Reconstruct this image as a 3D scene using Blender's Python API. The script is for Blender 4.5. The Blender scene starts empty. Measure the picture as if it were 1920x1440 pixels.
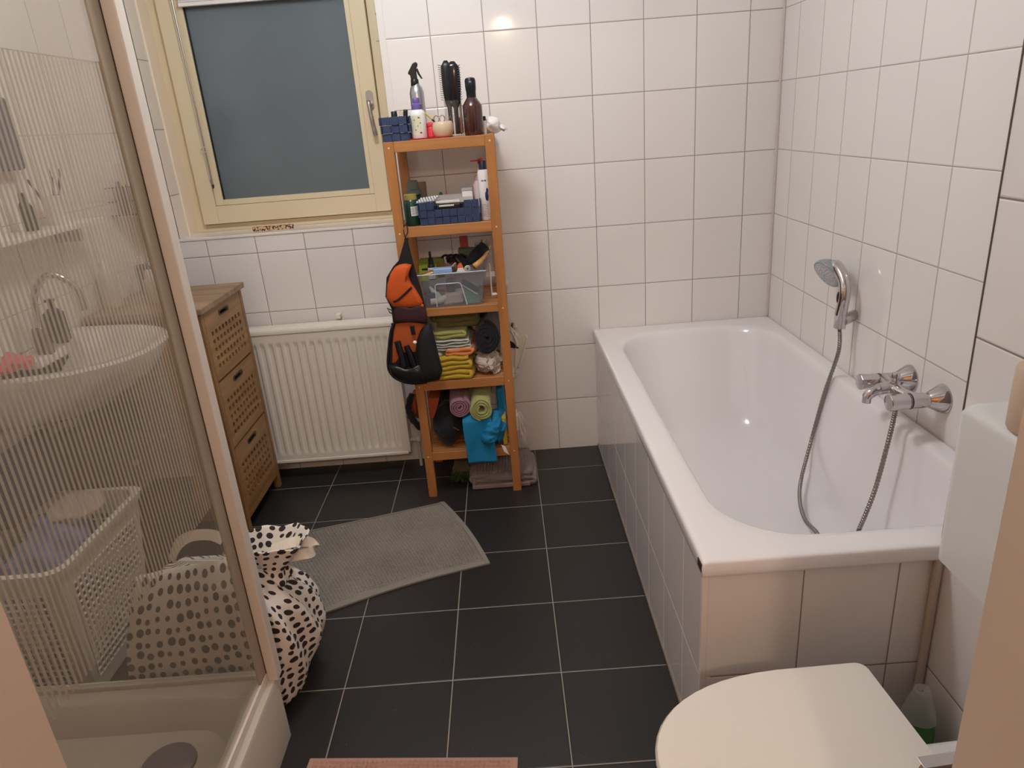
import bpy, bmesh, math, random
from mathutils import Vector, Matrix, noise
PI = math.pi
random.seed(7)
C = bpy.context.scene.collection
scene = bpy.context.scene

# ---------------------------------------------------------------- camera, world, lights, exposure
CAM = Vector((-0.18058, -2.91826, 1.42801))
ROT = ((0.99708933, -0.02198954, -0.0730022), (-0.07607274, -0.35072794, -0.93338248), (-0.00507926, 0.93621919, -0.35137989))
FPX = 1314.91
cd = bpy.data.cameras.new('camera'); cam = bpy.data.objects.new('camera', cd); C.objects.link(cam)
cd.sensor_fit = 'HORIZONTAL'; cd.sensor_width = 36.0; cd.lens = FPX / 1920 * 36.0
cd.clip_start = 0.02; cd.clip_end = 50
# rows of ROT are the camera's right, down and forward axes in the world
m = Matrix(((ROT[0][0], -ROT[1][0], -ROT[2][0]), (ROT[0][1], -ROT[1][1], -ROT[2][1]), (ROT[0][2], -ROT[1][2], -ROT[2][2])))
cam.matrix_world = Matrix.Translation(CAM) @ m.to_4x4()
scene.camera = cam
w = bpy.data.worlds.new('world'); scene.world = w; w.use_nodes = True
w.node_tree.nodes['Background'].inputs[0].default_value = (1.0, 0.90, 0.84, 1)
w.node_tree.nodes['Background'].inputs[1].default_value = 0.12
scene.view_settings.view_transform = 'Standard'; scene.view_settings.look = 'None'
scene.view_settings.gamma = 1; scene.view_settings.use_curve_mapping = False
scene.view_settings.exposure = -0.31
scene.cycles.transparent_max_bounces = 32; scene.cycles.diffuse_bounces = 6

def lamp(name, loc, energy, col, rad):
    l = bpy.data.lights.new(name, 'POINT'); l.energy = energy; l.color = col; l.shadow_soft_size = rad
    o = bpy.data.objects.new(name, l); C.objects.link(o); o.location = loc
    return o
LIGHT_ROOM = lamp('bathroom_light', (-0.50, -1.10, 2.30), 34, (0.965, 1.01, 1.03), 0.12)
LIGHT_HALL = lamp('hallway_light', (-0.05, -4.2, 2.30), 46, (1.0, 0.74, 0.52), 0.06)

def at(u, v, x=None, y=None, z=None):
    """The point seen at photo pixel u, v on the plane x=, y= or z=."""
    a = ((u - 960) / FPX, (v - 720) / FPX, 1.0)
    d = Vector([a[0]*ROT[0][i] + a[1]*ROT[1][i] + a[2]*ROT[2][i] for i in range(3)])
    if x is not None: t = (x - CAM.x) / d.x
    elif y is not None: t = (y - CAM.y) / d.y
    else: t = (z - CAM.z) / d.z
    return CAM + d * t

# ---------------------------------------------------------------- materials
def lin(c):
    return tuple((x/255/12.92 if x/255 <= 0.04045 else ((x/255+0.055)/1.055)**2.4) for x in c) + (1.0,)
_m = {}
def mat(name, col, rough=0.5, metal=0.0, spec=0.5, bump=0.0, bscale=60.0, vary=0.0, trans=0.0, sheen=0.0, coat=0.0, stretch=None, ior=1.45):
    if name in _m: return _m[name]
    mt = bpy.data.materials.new(name); mt.use_nodes = True; nt = mt.node_tree; b = nt.nodes['Principled BSDF']
    b.inputs['Base Color'].default_value = lin(col); b.inputs['Roughness'].default_value = rough
    b.inputs['Metallic'].default_value = metal; b.inputs['Specular IOR Level'].default_value = spec
    b.inputs['Transmission Weight'].default_value = trans; b.inputs['Coat Weight'].default_value = coat
    b.inputs['Sheen Weight'].default_value = sheen; b.inputs['IOR'].default_value = ior
    if bump or vary:
        tc = nt.nodes.new('ShaderNodeTexCoord'); mp = nt.nodes.new('ShaderNodeMapping')
        nt.links.new(tc.outputs['Object'], mp.inputs[0])
        if stretch: mp.inputs['Scale'].default_value = stretch
        nz = nt.nodes.new('ShaderNodeTexNoise'); nz.inputs['Scale'].default_value = bscale; nz.inputs['Detail'].default_value = 5
        nt.links.new(mp.outputs[0], nz.inputs['Vector'])
        if bump:
            bp = nt.nodes.new('ShaderNodeBump'); bp.inputs['Strength'].default_value = bump; bp.inputs['Distance'].default_value = 0.004
            nt.links.new(nz.outputs[0], bp.inputs['Height']); nt.links.new(bp.outputs[0], b.inputs['Normal'])
        if vary:
            rp = nt.nodes.new('ShaderNodeMapRange'); rp.inputs[1].default_value = 0.3; rp.inputs[2].default_value = 0.7
            rp.inputs[3].default_value = 1 - vary; rp.inputs[4].default_value = 1 + vary
            nt.links.new(nz.outputs[0], rp.inputs[0])
            mx = nt.nodes.new('ShaderNodeMix'); mx.data_type = 'RGBA'; mx.blend_type = 'MULTIPLY'; mx.inputs[0].default_value = 1
            mx.inputs[6].default_value = lin(col); nt.links.new(rp.outputs[0], mx.inputs[7]); nt.links.new(mx.outputs[2], b.inputs['Base Color'])
    _m[name] = mt
    return mt

def tile_mat(name, ua, u0, uw, va, v0, vw, col, grout, gw, rough, gout_rough=0.8, vary=0.02, speck=0.0, wav=0.03, spec=0.5):
    if name in _m: return _m[name]
    mt = bpy.data.materials.new(name); mt.use_nodes = True; nt = mt.node_tree; N = nt.nodes; L = nt.links; b = N['Principled BSDF']
    geo = N.new('ShaderNodeNewGeometry'); sp = N.new('ShaderNodeSeparateXYZ'); L.new(geo.outputs['Position'], sp.inputs[0])
    def mth(op, a, c=None, cl=False):
        q = N.new('ShaderNodeMath'); q.operation = op; q.use_clamp = cl
        for i, z in enumerate((a, c)):
            if z is None: continue
            if isinstance(z, (int, float)): q.inputs[i].default_value = z
            else: L.new(z, q.inputs[i])
        return q.outputs[0]
    def axis(ax, o0, wd):
        t = mth('DIVIDE', mth('SUBTRACT', sp.outputs['XYZ'.index(ax)], o0), wd)
        fr = mth('FRACT', t); d = mth('MULTIPLY', mth('MINIMUM', fr, mth('SUBTRACT', 1.0, fr)), wd)   # metres to the nearest joint
        return mth('FLOOR', t), d
    iu, du = axis(ua, u0, uw); iv, dv = axis(va, v0, vw)
    d = mth('MINIMUM', du, dv)
    def rng(val, a, c, x0=0.0, x1=1.0):
        r = N.new('ShaderNodeMapRange'); r.interpolation_type = 'SMOOTHSTEP'; L.new(val, r.inputs[0])
        r.inputs[1].default_value = a; r.inputs[2].default_value = c; r.inputs[3].default_value = x0; r.inputs[4].default_value = x1
        return r.outputs[0]
    mask = rng(d, gw*0.4, gw*0.62)                       # 0 in the joint, 1 on the tile
    wn = N.new('ShaderNodeTexWhiteNoise'); wn.noise_dimensions = '2D'
    cb = N.new('ShaderNodeCombineXYZ'); L.new(iu, cb.inputs[0]); L.new(iv, cb.inputs[1]); L.new(cb.outputs[0], wn.inputs['Vector'])
    vr = N.new('ShaderNodeMapRange'); L.new(wn.outputs['Value'], vr.inputs[0]); vr.inputs[3].default_value = 1-vary; vr.inputs[4].default_value = 1+vary
    c1 = N.new('ShaderNodeMix'); c1.data_type = 'RGBA'; c1.blend_type = 'MULTIPLY'; c1.inputs[0].default_value = 1
    c1.inputs[6].default_value = lin(col); L.new(vr.outputs[0], c1.inputs[7])
    tile = c1.outputs[2]
    if speck:
        nz = N.new('ShaderNodeTexNoise'); nz.inputs['Scale'].default_value = 260; nz.inputs['Detail'].default_value = 3; L.new(geo.outputs['Position'], nz.inputs['Vector'])
        nz2 = N.new('ShaderNodeTexNoise'); nz2.inputs['Scale'].default_value = 5; nz2.inputs['Detail'].default_value = 4; L.new(geo.outputs['Position'], nz2.inputs['Vector'])
        sm = mth('MULTIPLY', rng(nz.outputs[0], 0.63, 0.74), mth('MULTIPLY', rng(nz2.outputs[0], 0.42, 0.7), speck))
        c3 = N.new('ShaderNodeMix'); c3.data_type = 'RGBA'; L.new(sm, c3.inputs[0]); L.new(tile, c3.inputs[6]); c3.inputs[7].default_value = lin((150, 146, 140))
        tile = c3.outputs[2]
    c2 = N.new('ShaderNodeMix'); c2.data_type = 'RGBA'; L.new(mask, c2.inputs[0]); c2.inputs[6].default_value = lin(grout); L.new(tile, c2.inputs[7])
    L.new(c2.outputs[2], b.inputs['Base Color'])
    L.new(rng(d, gw*0.4, gw*0.62, gout_rough, rough), b.inputs['Roughness'])
    b.inputs['Specular IOR Level'].default_value = spec
    # height: pillowed tile edge, slightly wavy glaze and each tile tilted a little
    nw = N.new('ShaderNodeTexNoise'); nw.inputs['Scale'].default_value = 7; nw.inputs['Detail'].default_value = 1; L.new(geo.outputs['Position'], nw.inputs['Vector'])
    h = mth('ADD', rng(d, gw*0.4, gw*0.4+0.0035), mth('MULTIPLY', nw.outputs[0], wav))
    bp = N.new('ShaderNodeBump'); bp.inputs['Strength'].default_value = 0.6; bp.inputs['Distance'].default_value = 0.0015
    L.new(h, bp.inputs['Height']); L.new(bp.outputs[0], b.inputs['Normal'])
    _m[name] = mt
    return mt

def wood_mat(name, c0, c1, axis='Z', rough=0.45, scale=1.0):
    if name in _m: return _m[name]
    mt = bpy.data.materials.new(name); mt.use_nodes = True; nt = mt.node_tree; N = nt.nodes; L = nt.links; b = N['Principled BSDF']
    tc = N.new('ShaderNodeTexCoord'); mp = N.new('ShaderNodeMapping'); L.new(tc.outputs['Object'], mp.inputs[0])
    s = [26*scale]*3; s['XYZ'.index(axis)] = 2.2*scale; mp.inputs['Scale'].default_value = s
    nz = N.new('ShaderNodeTexNoise'); nz.inputs['Scale'].default_value = 1.0; nz.inputs['Detail'].default_value = 6; nz.inputs['Distortion'].default_value = 0.9
    L.new(mp.outputs[0], nz.inputs['Vector'])
    rp = N.new('ShaderNodeValToRGB'); rp.color_ramp.elements[0].position = 0.32; rp.color_ramp.elements[1].position = 0.68
    rp.color_ramp.elements[0].color = lin(c0); rp.color_ramp.elements[1].color = lin(c1)
    L.new(nz.outputs[0], rp.inputs[0]); L.new(rp.outputs[0], b.inputs['Base Color']); b.inputs['Roughness'].default_value = rough
    bp = N.new('ShaderNodeBump'); bp.inputs['Strength'].default_value = 0.15; bp.inputs['Distance'].default_value = 0.001
    L.new(nz.outputs[0], bp.inputs['Height']); L.new(bp.outputs[0], b.inputs['Normal'])
    _m[name] = mt
    return mt

def clear_mat(name, tint, haze, haze_col, gloss=0.03, use_fres=True):
    """Clear plastic or glass: see-through, a mirror share by angle, and a film of haze."""
    if name in _m: return _m[name]
    mt = bpy.data.materials.new(name); mt.use_nodes = True; nt = mt.node_tree; N = nt.nodes; L = nt.links; N.remove(N['Principled BSDF'])
    tr = N.new('ShaderNodeBsdfTransparent'); tr.inputs[0].default_value = lin(tint)
    df = N.new('ShaderNodeBsdfDiffuse'); df.inputs[0].default_value = lin(haze_col)
    gl = N.new('ShaderNodeBsdfGlossy'); gl.inputs['Roughness'].default_value = gloss
    m1 = N.new('ShaderNodeMixShader'); m1.inputs[0].default_value = haze; L.new(tr.outputs[0], m1.inputs[1]); L.new(df.outputs[0], m1.inputs[2])
    m2 = N.new('ShaderNodeMixShader'); L.new(m1.outputs[0], m2.inputs[1]); L.new(gl.outputs[0], m2.inputs[2])
    g = N.new('ShaderNodeNewGeometry'); dt = N.new('ShaderNodeVectorMath'); dt.operation = 'DOT_PRODUCT'; L.new(g.outputs['Normal'], dt.inputs[0]); L.new(g.outputs['Incoming'], dt.inputs[1])
    a = dt.outputs['Value']
    for op, v in (('ABSOLUTE', None), ('SUBTRACT', 1.0), ('POWER', 5.0), ('MULTIPLY_ADD', 0.96)):
        q = N.new('ShaderNodeMath'); q.operation = op
        if op == 'SUBTRACT': q.inputs[0].default_value = 1.0; L.new(a, q.inputs[1])
        else:
            L.new(a, q.inputs[0])
            if v: q.inputs[1].default_value = v
            if op == 'MULTIPLY_ADD': q.inputs[2].default_value = 0.02
        a = q.outputs[0]
    L.new(a, m2.inputs[0])      # mirror share grows towards grazing view
    L.new(m2.outputs[0], N['Material Output'].inputs[0])
    _m[name] = mt
    return mt

def dots_mat(name, base, dot, scale, thr):
    mt = bpy.data.materials.new(name); mt.use_nodes = True; nt = mt.node_tree; N = nt.nodes; L = nt.links; b = N['Principled BSDF']
    tc = N.new('ShaderNodeTexCoord')
    mp = N.new('ShaderNodeMapping'); mp.inputs['Scale'].default_value = (scale*0.86, scale*0.78, 1); L.new(tc.outputs['UV'], mp.inputs[0])
    vo = N.new('ShaderNodeTexVoronoi'); vo.voronoi_dimensions = '2D'; vo.inputs['Scale'].default_value = 1; vo.inputs['Randomness'].default_value = 0.34
    L.new(mp.outputs[0], vo.inputs['Vector'])
    wn = N.new('ShaderNodeMath'); wn.operation = 'MULTIPLY_ADD'; sx = N.new('ShaderNodeSeparateColor'); L.new(vo.outputs['Color'], sx.inputs[0])
    L.new(sx.outputs[0], wn.inputs[0]); wn.inputs[1].default_value = thr*0.55; wn.inputs[2].default_value = thr*0.72
    lt = N.new('ShaderNodeMath'); lt.operation = 'LESS_THAN'; L.new(vo.outputs['Distance'], lt.inputs[0]); L.new(wn.outputs[0], lt.inputs[1])
    mx = N.new('ShaderNodeMix'); mx.data_type = 'RGBA'; L.new(lt.outputs[0], mx.inputs[0]); mx.inputs[6].default_value = lin(base); mx.inputs[7].default_value = lin(dot)
    L.new(mx.outputs[2], b.inputs['Base Color']); b.inputs['Roughness'].default_value = 0.85
    return mt

# ---------------------------------------------------------------- mesh helpers
class MB:
    def __init__(s): s.v = []; s.f = []; s.uv = {}
    def add(s, vs, fs):
        k = len(s.v); s.v += [tuple(p) for p in vs]; s.f += [tuple(i+k for i in f) for f in fs]; return s
    def box(s, x0, x1, y0, y1, z0, z1):
        x0, x1 = min(x0, x1), max(x0, x1); y0, y1 = min(y0, y1), max(y0, y1); z0, z1 = min(z0, z1), max(z0, z1)
        vs = [(x, y, z) for z in (z0, z1) for y in (y0, y1) for x in (x0, x1)]
        return s.add(vs, [(0, 2, 3, 1), (4, 5, 7, 6), (0, 1, 5, 4), (2, 6, 7, 3), (0, 4, 6, 2), (1, 3, 7, 5)])
    def loft(s, rings, cap0=True, cap1=True, closed=True):
        n = len(rings[0]); vs = [p for r in rings for p in r]; fs = []
        for k in range(len(rings)-1):
            for i in range(n if closed else n-1):
                j = (i+1) % n; fs.append((k*n+i, k*n+j, (k+1)*n+j, (k+1)*n+i))
        if cap0: fs.append(tuple(reversed(range(n))))
        if cap1: fs.append(tuple((len(rings)-1)*n+i for i in range(n)))
        return s.add(vs, fs)
    def tube(s, path, r, n=10, caps=True):
        P = [Vector(p) for p in path]; rings = []; up = None
        for i, p in enumerate(P):
            t = (P[min(i+1, len(P)-1)] - P[max(i-1, 0)]).normalized()
            if up is None: up = t.orthogonal().normalized()
            up = (up - t*up.dot(t)).normalized(); sd = t.cross(up)
            rr = r[i] if isinstance(r, (list, tuple)) else r
            rings.append([p + (up*math.cos(2*PI*k/n) + sd*math.sin(2*PI*k/n))*rr for k in range(n)])
        return s.loft(rings, caps, caps)
    def lathe(s, c, prof, n=24, ax='z', caps=True):
        rings = []
        for r, h in prof:
            ring = []
            for k in range(n):
                a = 2*PI*k/n; q = (r*math.cos(a), r*math.sin(a), h)
                if ax == 'x': q = (h, r*math.cos(a), r*math.sin(a))
                if ax == '-x': q = (-h, -r*math.cos(a), r*math.sin(a))
                if ax == 'y': q = (r*math.sin(a), h, r*math.cos(a))
                ring.append((c[0]+q[0], c[1]+q[1], c[2]+q[2]))
            rings.append(ring)
        return s.loft(rings, caps, caps)
    def cyl(s, p0, p1, r, n=16): return s.tube([p0, p1], r, n)
    def prism(s, pts, ax, a0, a1):
        def q(p, a): return (a, p[0], p[1]) if ax == 'x' else ((p[0], a, p[1]) if ax == 'y' else (p[0], p[1], a))
        return s.loft([[q(p, a0) for p in pts], [q(p, a1) for p in pts]])
    def grid(s, fn, nu, nv):
        vs = [fn(i/nu, j/nv) for j in range(nv+1) for i in range(nu+1)]
        fs = [(j*(nu+1)+i, j*(nu+1)+i+1, (j+1)*(nu+1)+i+1, (j+1)*(nu+1)+i) for j in range(nv) for i in range(nu)]
        return s.add(vs, fs)
    def ell(s, c, r, n=16, m_=10):
        prof = []
        rings = []
        for j in range(m_+1):
            t = -PI/2 + PI*j/m_; cr = max(math.cos(t), 0.02)
            rings.append([(c[0]+r[0]*cr*math.cos(2*PI*k/n), c[1]+r[1]*cr*math.sin(2*PI*k/n), c[2]+r[2]*math.sin(t)) for k in range(n)])
        return s.loft(rings)
    def xf(s, M_):
        s.v = [tuple(M_ @ Vector(p)) for p in s.v]; return s
    def jitter(s, amp, sc):
        out = []
        for p in s.v:
            q = noise.noise_vector(Vector(p)*sc); out.append((p[0]+q.x*amp, p[1]+q.y*amp, p[2]+q.z*amp))
        s.v = out; return s
    def obj(s, name, mt, parent=None, bev=0.0, smooth=False, sub=0, solid=0.0, uvf=None):
        me = bpy.data.meshes.new(name); me.from_pydata(s.v, [], s.f); me.update()
        bm = bmesh.new(); bm.from_mesh(me); bmesh.ops.recalc_face_normals(bm, faces=bm.faces); bm.to_mesh(me); bm.free()
        if uvf:
            ul = me.uv_layers.new(name='uv')
            for lp in me.loops: ul.data[lp.index].uv = uvf(lp.vertex_index)
        me.materials.append(mt)
        o = bpy.data.objects.new(name, me)
        cen = Vector((0, 0, 0))
        if parent is None and s.v:       # origin at the thing's base
            xs = [p[0] for p in s.v]; ys = [p[1] for p in s.v]; zs = [p[2] for p in s.v]
            cen = Vector(((min(xs)+max(xs))/2, (min(ys)+max(ys))/2, min(zs)))
            me.transform(Matrix.Translation(-cen)); o.location = cen
        C.objects.link(o)
        if parent is not None:
            o.parent = parent; q = parent; off = Vector((0, 0, 0))
            while q is not None: off += q.location; q = q.parent
            me.transform(Matrix.Translation(-off))
        if bev > 0:
            b = o.modifiers.new('b', 'BEVEL'); b.width = bev; b.segments = 3; b.limit_method = 'ANGLE'; b.angle_limit = 0.6
        if solid: sm = o.modifiers.new('s', 'SOLIDIFY'); sm.thickness = solid; sm.offset = 0
        if sub: ss = o.modifiers.new('u', 'SUBSURF'); ss.levels = sub; ss.render_levels = sub
        if smooth or bev > 0:
            for p in me.polygons: p.use_smooth = True
            if bev > 0:
                wn = o.modifiers.new('w', 'WEIGHTED_NORMAL'); wn.keep_sharp = True
            elif smooth == 'a':
                me.set_sharp_from_angle(angle=0.7)
        return o

def tag(o, label=None, cat=None, group=None, kind=None):
    if label: o['label'] = label
    if cat: o['category'] = cat
    if group: o['group'] = group
    if kind: o['kind'] = kind
    return o
def empty(name, loc, label, cat, group=None):
    o = bpy.data.objects.new(name, None); C.objects.link(o); o.location = loc; o.empty_display_size = 0.05
    return tag(o, label, cat, group)
def struct(name, mb, mt, **k): return tag(mb.obj(name, mt, **k), kind='structure')

def rrect(x0, x1, y0, y1, r, z, n=8):
    """Rounded rectangle ring."""
    out = []
    for cx, cy, a0 in ((x1-r, y1-r, 0), (x0+r, y1-r, PI/2), (x0+r, y0+r, PI), (x1-r, y0+r, 3*PI/2)):
        for k in range(n+1):
            a = a0 + PI/2*k/n; out.append((cx+r*math.cos(a), cy+r*math.sin(a), z))
    return out
def ribbon(mb, path, th, y0, y1, ny=8, amp=0.0, sc=30.0, drift=None):
    """A strip of thickness th that follows path (x, z) and runs from y0 to y1; drift(y share) shifts it."""
    n = len(path); up = []; dn = []
    for i in range(n):
        a = path[max(i-1, 0)]; b = path[min(i+1, n-1)]; tx, tz = b[0]-a[0], b[1]-a[1]; l = math.hypot(tx, tz) or 1
        nx, nz = -tz/l*th/2, tx/l*th/2
        up.append((path[i][0]+nx, path[i][1]+nz)); dn.append((path[i][0]-nx, path[i][1]-nz))
    ring = up + dn[::-1]; N_ = len(ring); vs = []
    for k in range(ny+1):
        t = k/ny; y = y0+(y1-y0)*t; dx, dz = drift(t) if drift else (0, 0)
        for (x, z) in ring:
            q = noise.noise_vector(Vector((x*sc, y*sc*0.7, z*sc)))*amp
            vs.append((x+dx+q.x, y+q.y*0.8, z+dz+q.z))
    fs = []
    for k in range(ny):
        for i in range(N_):
            j = (i+1) % N_; fs.append((k*N_+i, k*N_+j, (k+1)*N_+j, (k+1)*N_+i))
    for k in (0, ny):
        for i in range(n-1): fs.append((k*N_+i, k*N_+i+1, k*N_+N_-2-i, k*N_+N_-1-i))
    return mb.add(vs, fs)
def serp(x0, x1, z0, pitch, layers, wob=0.0, seg=8, seed=0, left_first=True):
    """Side view of a cloth folded back and forth: path from the bottom layer up."""
    rnd = random.Random(seed); pts = []
    for L_ in range(layers):
        z = z0 + L_*pitch; a, b = (x0, x1) if (L_ % 2 == 0) == left_first else (x1, x0)
        a += rnd.uniform(-wob, wob); b += rnd.uniform(-wob, wob)
        for k in range(seg+1):
            t = k/seg; pts.append((a+(b-a)*t, z + math.sin(t*PI*2.3+L_*0.4+seed)*wob*0.35))
        if L_ < layers-1:
            sg = 1 if b > a else -1
            for k in (1, 2, 3): an = -PI/2+PI*k/4; pts.append((b+sg*math.cos(an)*pitch*0.5, z+pitch/2+math.sin(an)*pitch/2))
    return pts
def spiral(cx, cz, r0, r1, turns, a0=0.0, sq=1.0, tail=None, n=22):
    pts = []; T = int(turns*n)
    for k in range(T+1):
        t = k/T; a = a0 + 2*PI*turns*t; r = r0+(r1-r0)*t
        pts.append((cx+r*math.cos(a), cz+r*math.sin(a)*sq))
    if tail: pts += tail
    return pts
def puff(mb, pts, y0, y1, depth, ax='y'):
    """Cushion-like body on an outline (x, z): flat at y0, walls to y1, then bulging by depth (towards -y if y1 < y0)."""
    n = len(pts); cx = sum(p[0] for p in pts)/n; cz = sum(p[1] for p in pts)/n; sg = 1 if y1 > y0 else -1
    rings = [[(p[0], y0, p[1]) for p in pts], [(p[0], y1, p[1]) for p in pts]]
    for k in (1, 2, 3, 4, 5):
        a = k/5*PI/2; s_ = math.cos(a)*0.5+0.5 if k < 5 else 0.3
        s_ = (0.965, 0.9, 0.78, 0.55, 0.2)[k-1]; d_ = (0.35, 0.62, 0.83, 0.96, 1.0)[k-1]
        rings.append([(cx+(p[0]-cx)*s_, y1+sg*depth*d_, cz+(p[1]-cz)*s_) for p in pts])
    return mb.loft(rings)
def smooth_path(P, n=6):
    P = [Vector(p) for p in P]; out = []
    for i in range(len(P)-1):
        a = P[max(i-1, 0)]; b = P[i]; c = P[i+1]; d = P[min(i+2, len(P)-1)]
        for k in range(n):
            t = k/n; out.append(0.5*((2*b)+(c-a)*t+(2*a-5*b+4*c-d)*t*t+(3*b-a-3*c+d)*t**3))
    out.append(P[-1]); return out

# ================================================================= THE SETTING
XL, XR, XB, YB, YE = -1.66, 0.929, 0.672, 0.0, -2.40     # left wall, right wall, boxed wall, back wall, door wall
ZC = 2.45
TH = 0.25036; Z0 = 1.7437 - 6*TH - TH*1    # tile rows
Z0 = 1.7437 - 7*TH
WT = (236, 231, 228); GR = (148, 137, 131)
t_back = tile_mat('white wall tile back', 'X', 0.0, 0.2, 'Z', Z0, TH, WT, GR, 0.0026, 0.09)
t_side = tile_mat('white wall tile side', 'Y', -0.1438, 0.2, 'Z', Z0, TH, WT, (166, 152, 145), 0.0024, 0.09)
t_end = tile_mat('white tile bath end', 'X', 0.19, 0.2, 'Z', 0.2437-0.3, 0.3, WT, (140, 122, 110), 0.0026, 0.12)
t_floor = tile_mat('black floor tile', 'X', -0.1154, 0.29936, 'Y', -0.1965, 0.29936, (43, 41, 41), (150, 142, 134), 0.0030, 0.36, 0.75, 0.05, speck=0.5, wav=0.25, spec=0.35)
plaster = mat('white ceiling paint', (244, 240, 236), 0.9)
cream = mat('cream window paint', (222, 206, 174), 0.38, bump=0.05, bscale=12)
white_trim = mat('white trim', (232, 226, 222), 0.3)
white_paint = mat('off white door frame paint', (214, 200, 184), 0.4)
ceramic = mat('white ceramic', (228, 224, 222), 0.12, coat=0.3)
bath_mat = mat('white bath enamel', (238, 234, 235), 0.10, coat=0.4)
chrome = mat('chrome', (205, 200, 202), 0.07, 1.0)
steel = mat('brushed steel', (185, 182, 180), 0.28, 1.0)
black = mat('black plastic', (22, 22, 26), 0.35)
black_matte = mat('black cloth', (24, 24, 29), 0.9, sheen=0.15, bump=0.3, bscale=140)

WX0, WX1, WZ0, WZ1 = -1.510, -0.567, 1.066, 2.16
mb = MB(); T = 0.26
mb.box(XL-0.1, WX0, 0, T, -0.02, ZC); mb.box(WX1, XR+0.1, 0, T, -0.02, ZC); mb.box(WX0, WX1, 0, T, -0.02, WZ0); mb.box(WX0, WX1, 0, T, WZ1, ZC)
struct('wall_back', mb, t_back)
struct('wall_left', MB().box(XL-0.1, XL, YE-0.12, 0, -0.02, ZC), t_side)
struct('wall_right', MB().box(XR, XR+0.1, -1.70, 0, -0.02, ZC), t_side)
struct('wall_boxed_low', MB().box(XB, XR+0.1, YE-0.12, -1.695, -0.02, 0.5437), tile_mat('white wall tile boxed low', 'Y', -1.895, 0.2, 'Z', 0.2437-0.3, 0.3, WT, (140, 126, 118), 0.003, 0.10))
struct('wall_boxed', MB().box(XB, XR+0.1, YE-0.12, -1.695, 0.5437, ZC), tile_mat('white wall tile boxed', 'Y', -1.895, 0.2, 'Z', Z0, TH, WT, (140, 126, 118), 0.0036, 0.10))
struct('trim_1', MB().box(XB-0.0015, XB+0.002, -1.6975, -1.6945, 0.56, ZC), mat('dark joint', (96, 84, 76), 0.7))
struct('floor', MB().box(XL-0.1, XR+0.1, -5.2, 0, -0.06, 0), t_floor)
struct('ceiling', MB().box(XL-0.1, XR+0.1, -5.2, T, ZC, ZC+0.1), plaster)
DX0, DX1 = -0.645, 0.230
mb = MB(); mb.box(XL-0.1, DX0-0.03, YE-0.10, YE, 0, ZC); mb.box(DX1+0.03, XB, YE-0.10, YE, 0, ZC); mb.box(DX0-0.03, DX1+0.03, YE-0.10, YE, 2.10, ZC)
struct('wall_front', mb, plaster)
struct('trim_2', MB().box(DX0-0.03, DX0, YE-0.10, YE, 0, 2.10), white_paint)
struct('trim_3', MB().box(DX1, DX1+0.03, YE-0.10, YE, 0, 2.10), white_paint)
struct('trim_4', MB().box(DX0-0.03, DX1+0.03, YE-0.10, YE, 2.07, 2.10), white_paint)
# hallway behind the camera, seen only as light and as a reflection
hall = mat('warm hallway paint', (205, 170, 138), 0.85)
struct('wall_hallway_left', MB().box(-1.3, -1.2, -5.2, YE-0.10, 0, ZC), hall)
struct('wall_hallway_right', MB().box(1.0, 1.1, -5.2, YE-0.12, 0, ZC), hall)
struct('wall_hallway_back', MB().box(-1.3, 1.1, -5.3, -5.2, 0, ZC), hall)
struct('trim_5', MB().box(DX1-0.0, DX1+0.012, YE-0.115, YE-0.10, 0, 2.1), hall)

# window: reveal, cream frame, casement, pane, blind
RY = 0.175
struct('trim_6', MB().box(WX0-0.001, WX0+0.006, 0.0, 0.095, WZ0, WZ1), tile_mat('reveal tile', 'Y', -0.3, 0.9, 'Z', Z0, TH, (230, 218, 208), GR, 0.0028, 0.2))
struct('trim_7', MB().box(WX0-0.001, WX0+0.012, 0.095, RY+0.02, WZ0, WZ1), mat('plaster reveal', (238, 222, 200), 0.6), bev=0.003)
struct('trim_8', MB().box(WX0, WX1, -0.002, RY+0.03, WZ0, WZ0+0.006), mat('sill tile', (232, 224, 218), 0.12), bev=0.0015)
mb = MB(); mb.box(WX1-0.024, WX1+0.001, -0.003, 0.02, WZ0, WZ1); mb.box(WX0-0.003, WX0+0.006, -0.003, 0.006, WZ0, WZ1); mb.box(WX0, WX1, -0.004, 0.004, WZ0-0.004, WZ0+0.005)
struct('trim_9', mb, white_trim, bev=0.001)
win = empty('window_1', (-1.03, RY, WZ0), None, None); win['kind'] = 'structure'
zt = 2.10
mb = MB()
fx0, fx1, fz0 = -1.510, -0.560, WZ0+0.006; cx0, cx1, cz0 = -1.461, -0.652, 1.104
mb.box(fx0, cx0, RY+0.012, RY+0.08, fz0, WZ1); mb.box(cx1, fx1, RY+0.012, RY+0.08, fz0, WZ1); mb.box(cx0, cx1, RY+0.012, RY+0.08, fz0, cz0-0.004); mb.box(cx0, cx1, RY+0.012, RY+0.08, zt+0.004, WZ1)
mb.box(fx0+0.008, fx1, RY+0.002, RY+0.03, fz0, fz0+0.012)
mb.obj('window_frame', cream, win, bev=0.002)
gx0, gx1, gz0 = -1.360, -0.735, 1.201
bx0, bx1, bz0 = gx0-0.034, gx1+0.020, gz0-0.024
mb = MB(); mb.box(cx0+0.003, bx0, RY-0.012, RY+0.07, cz0, zt); mb.box(bx1, cx1-0.003, RY-0.012, RY+0.07, cz0, zt); mb.box(bx0, bx1, RY-0.012, RY+0.07, cz0, bz0); mb.box(bx0, bx1, RY-0.012, RY+0.07, 2.03, zt)
cas = mb.obj('casement', cream, win, bev=0.002)
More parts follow.
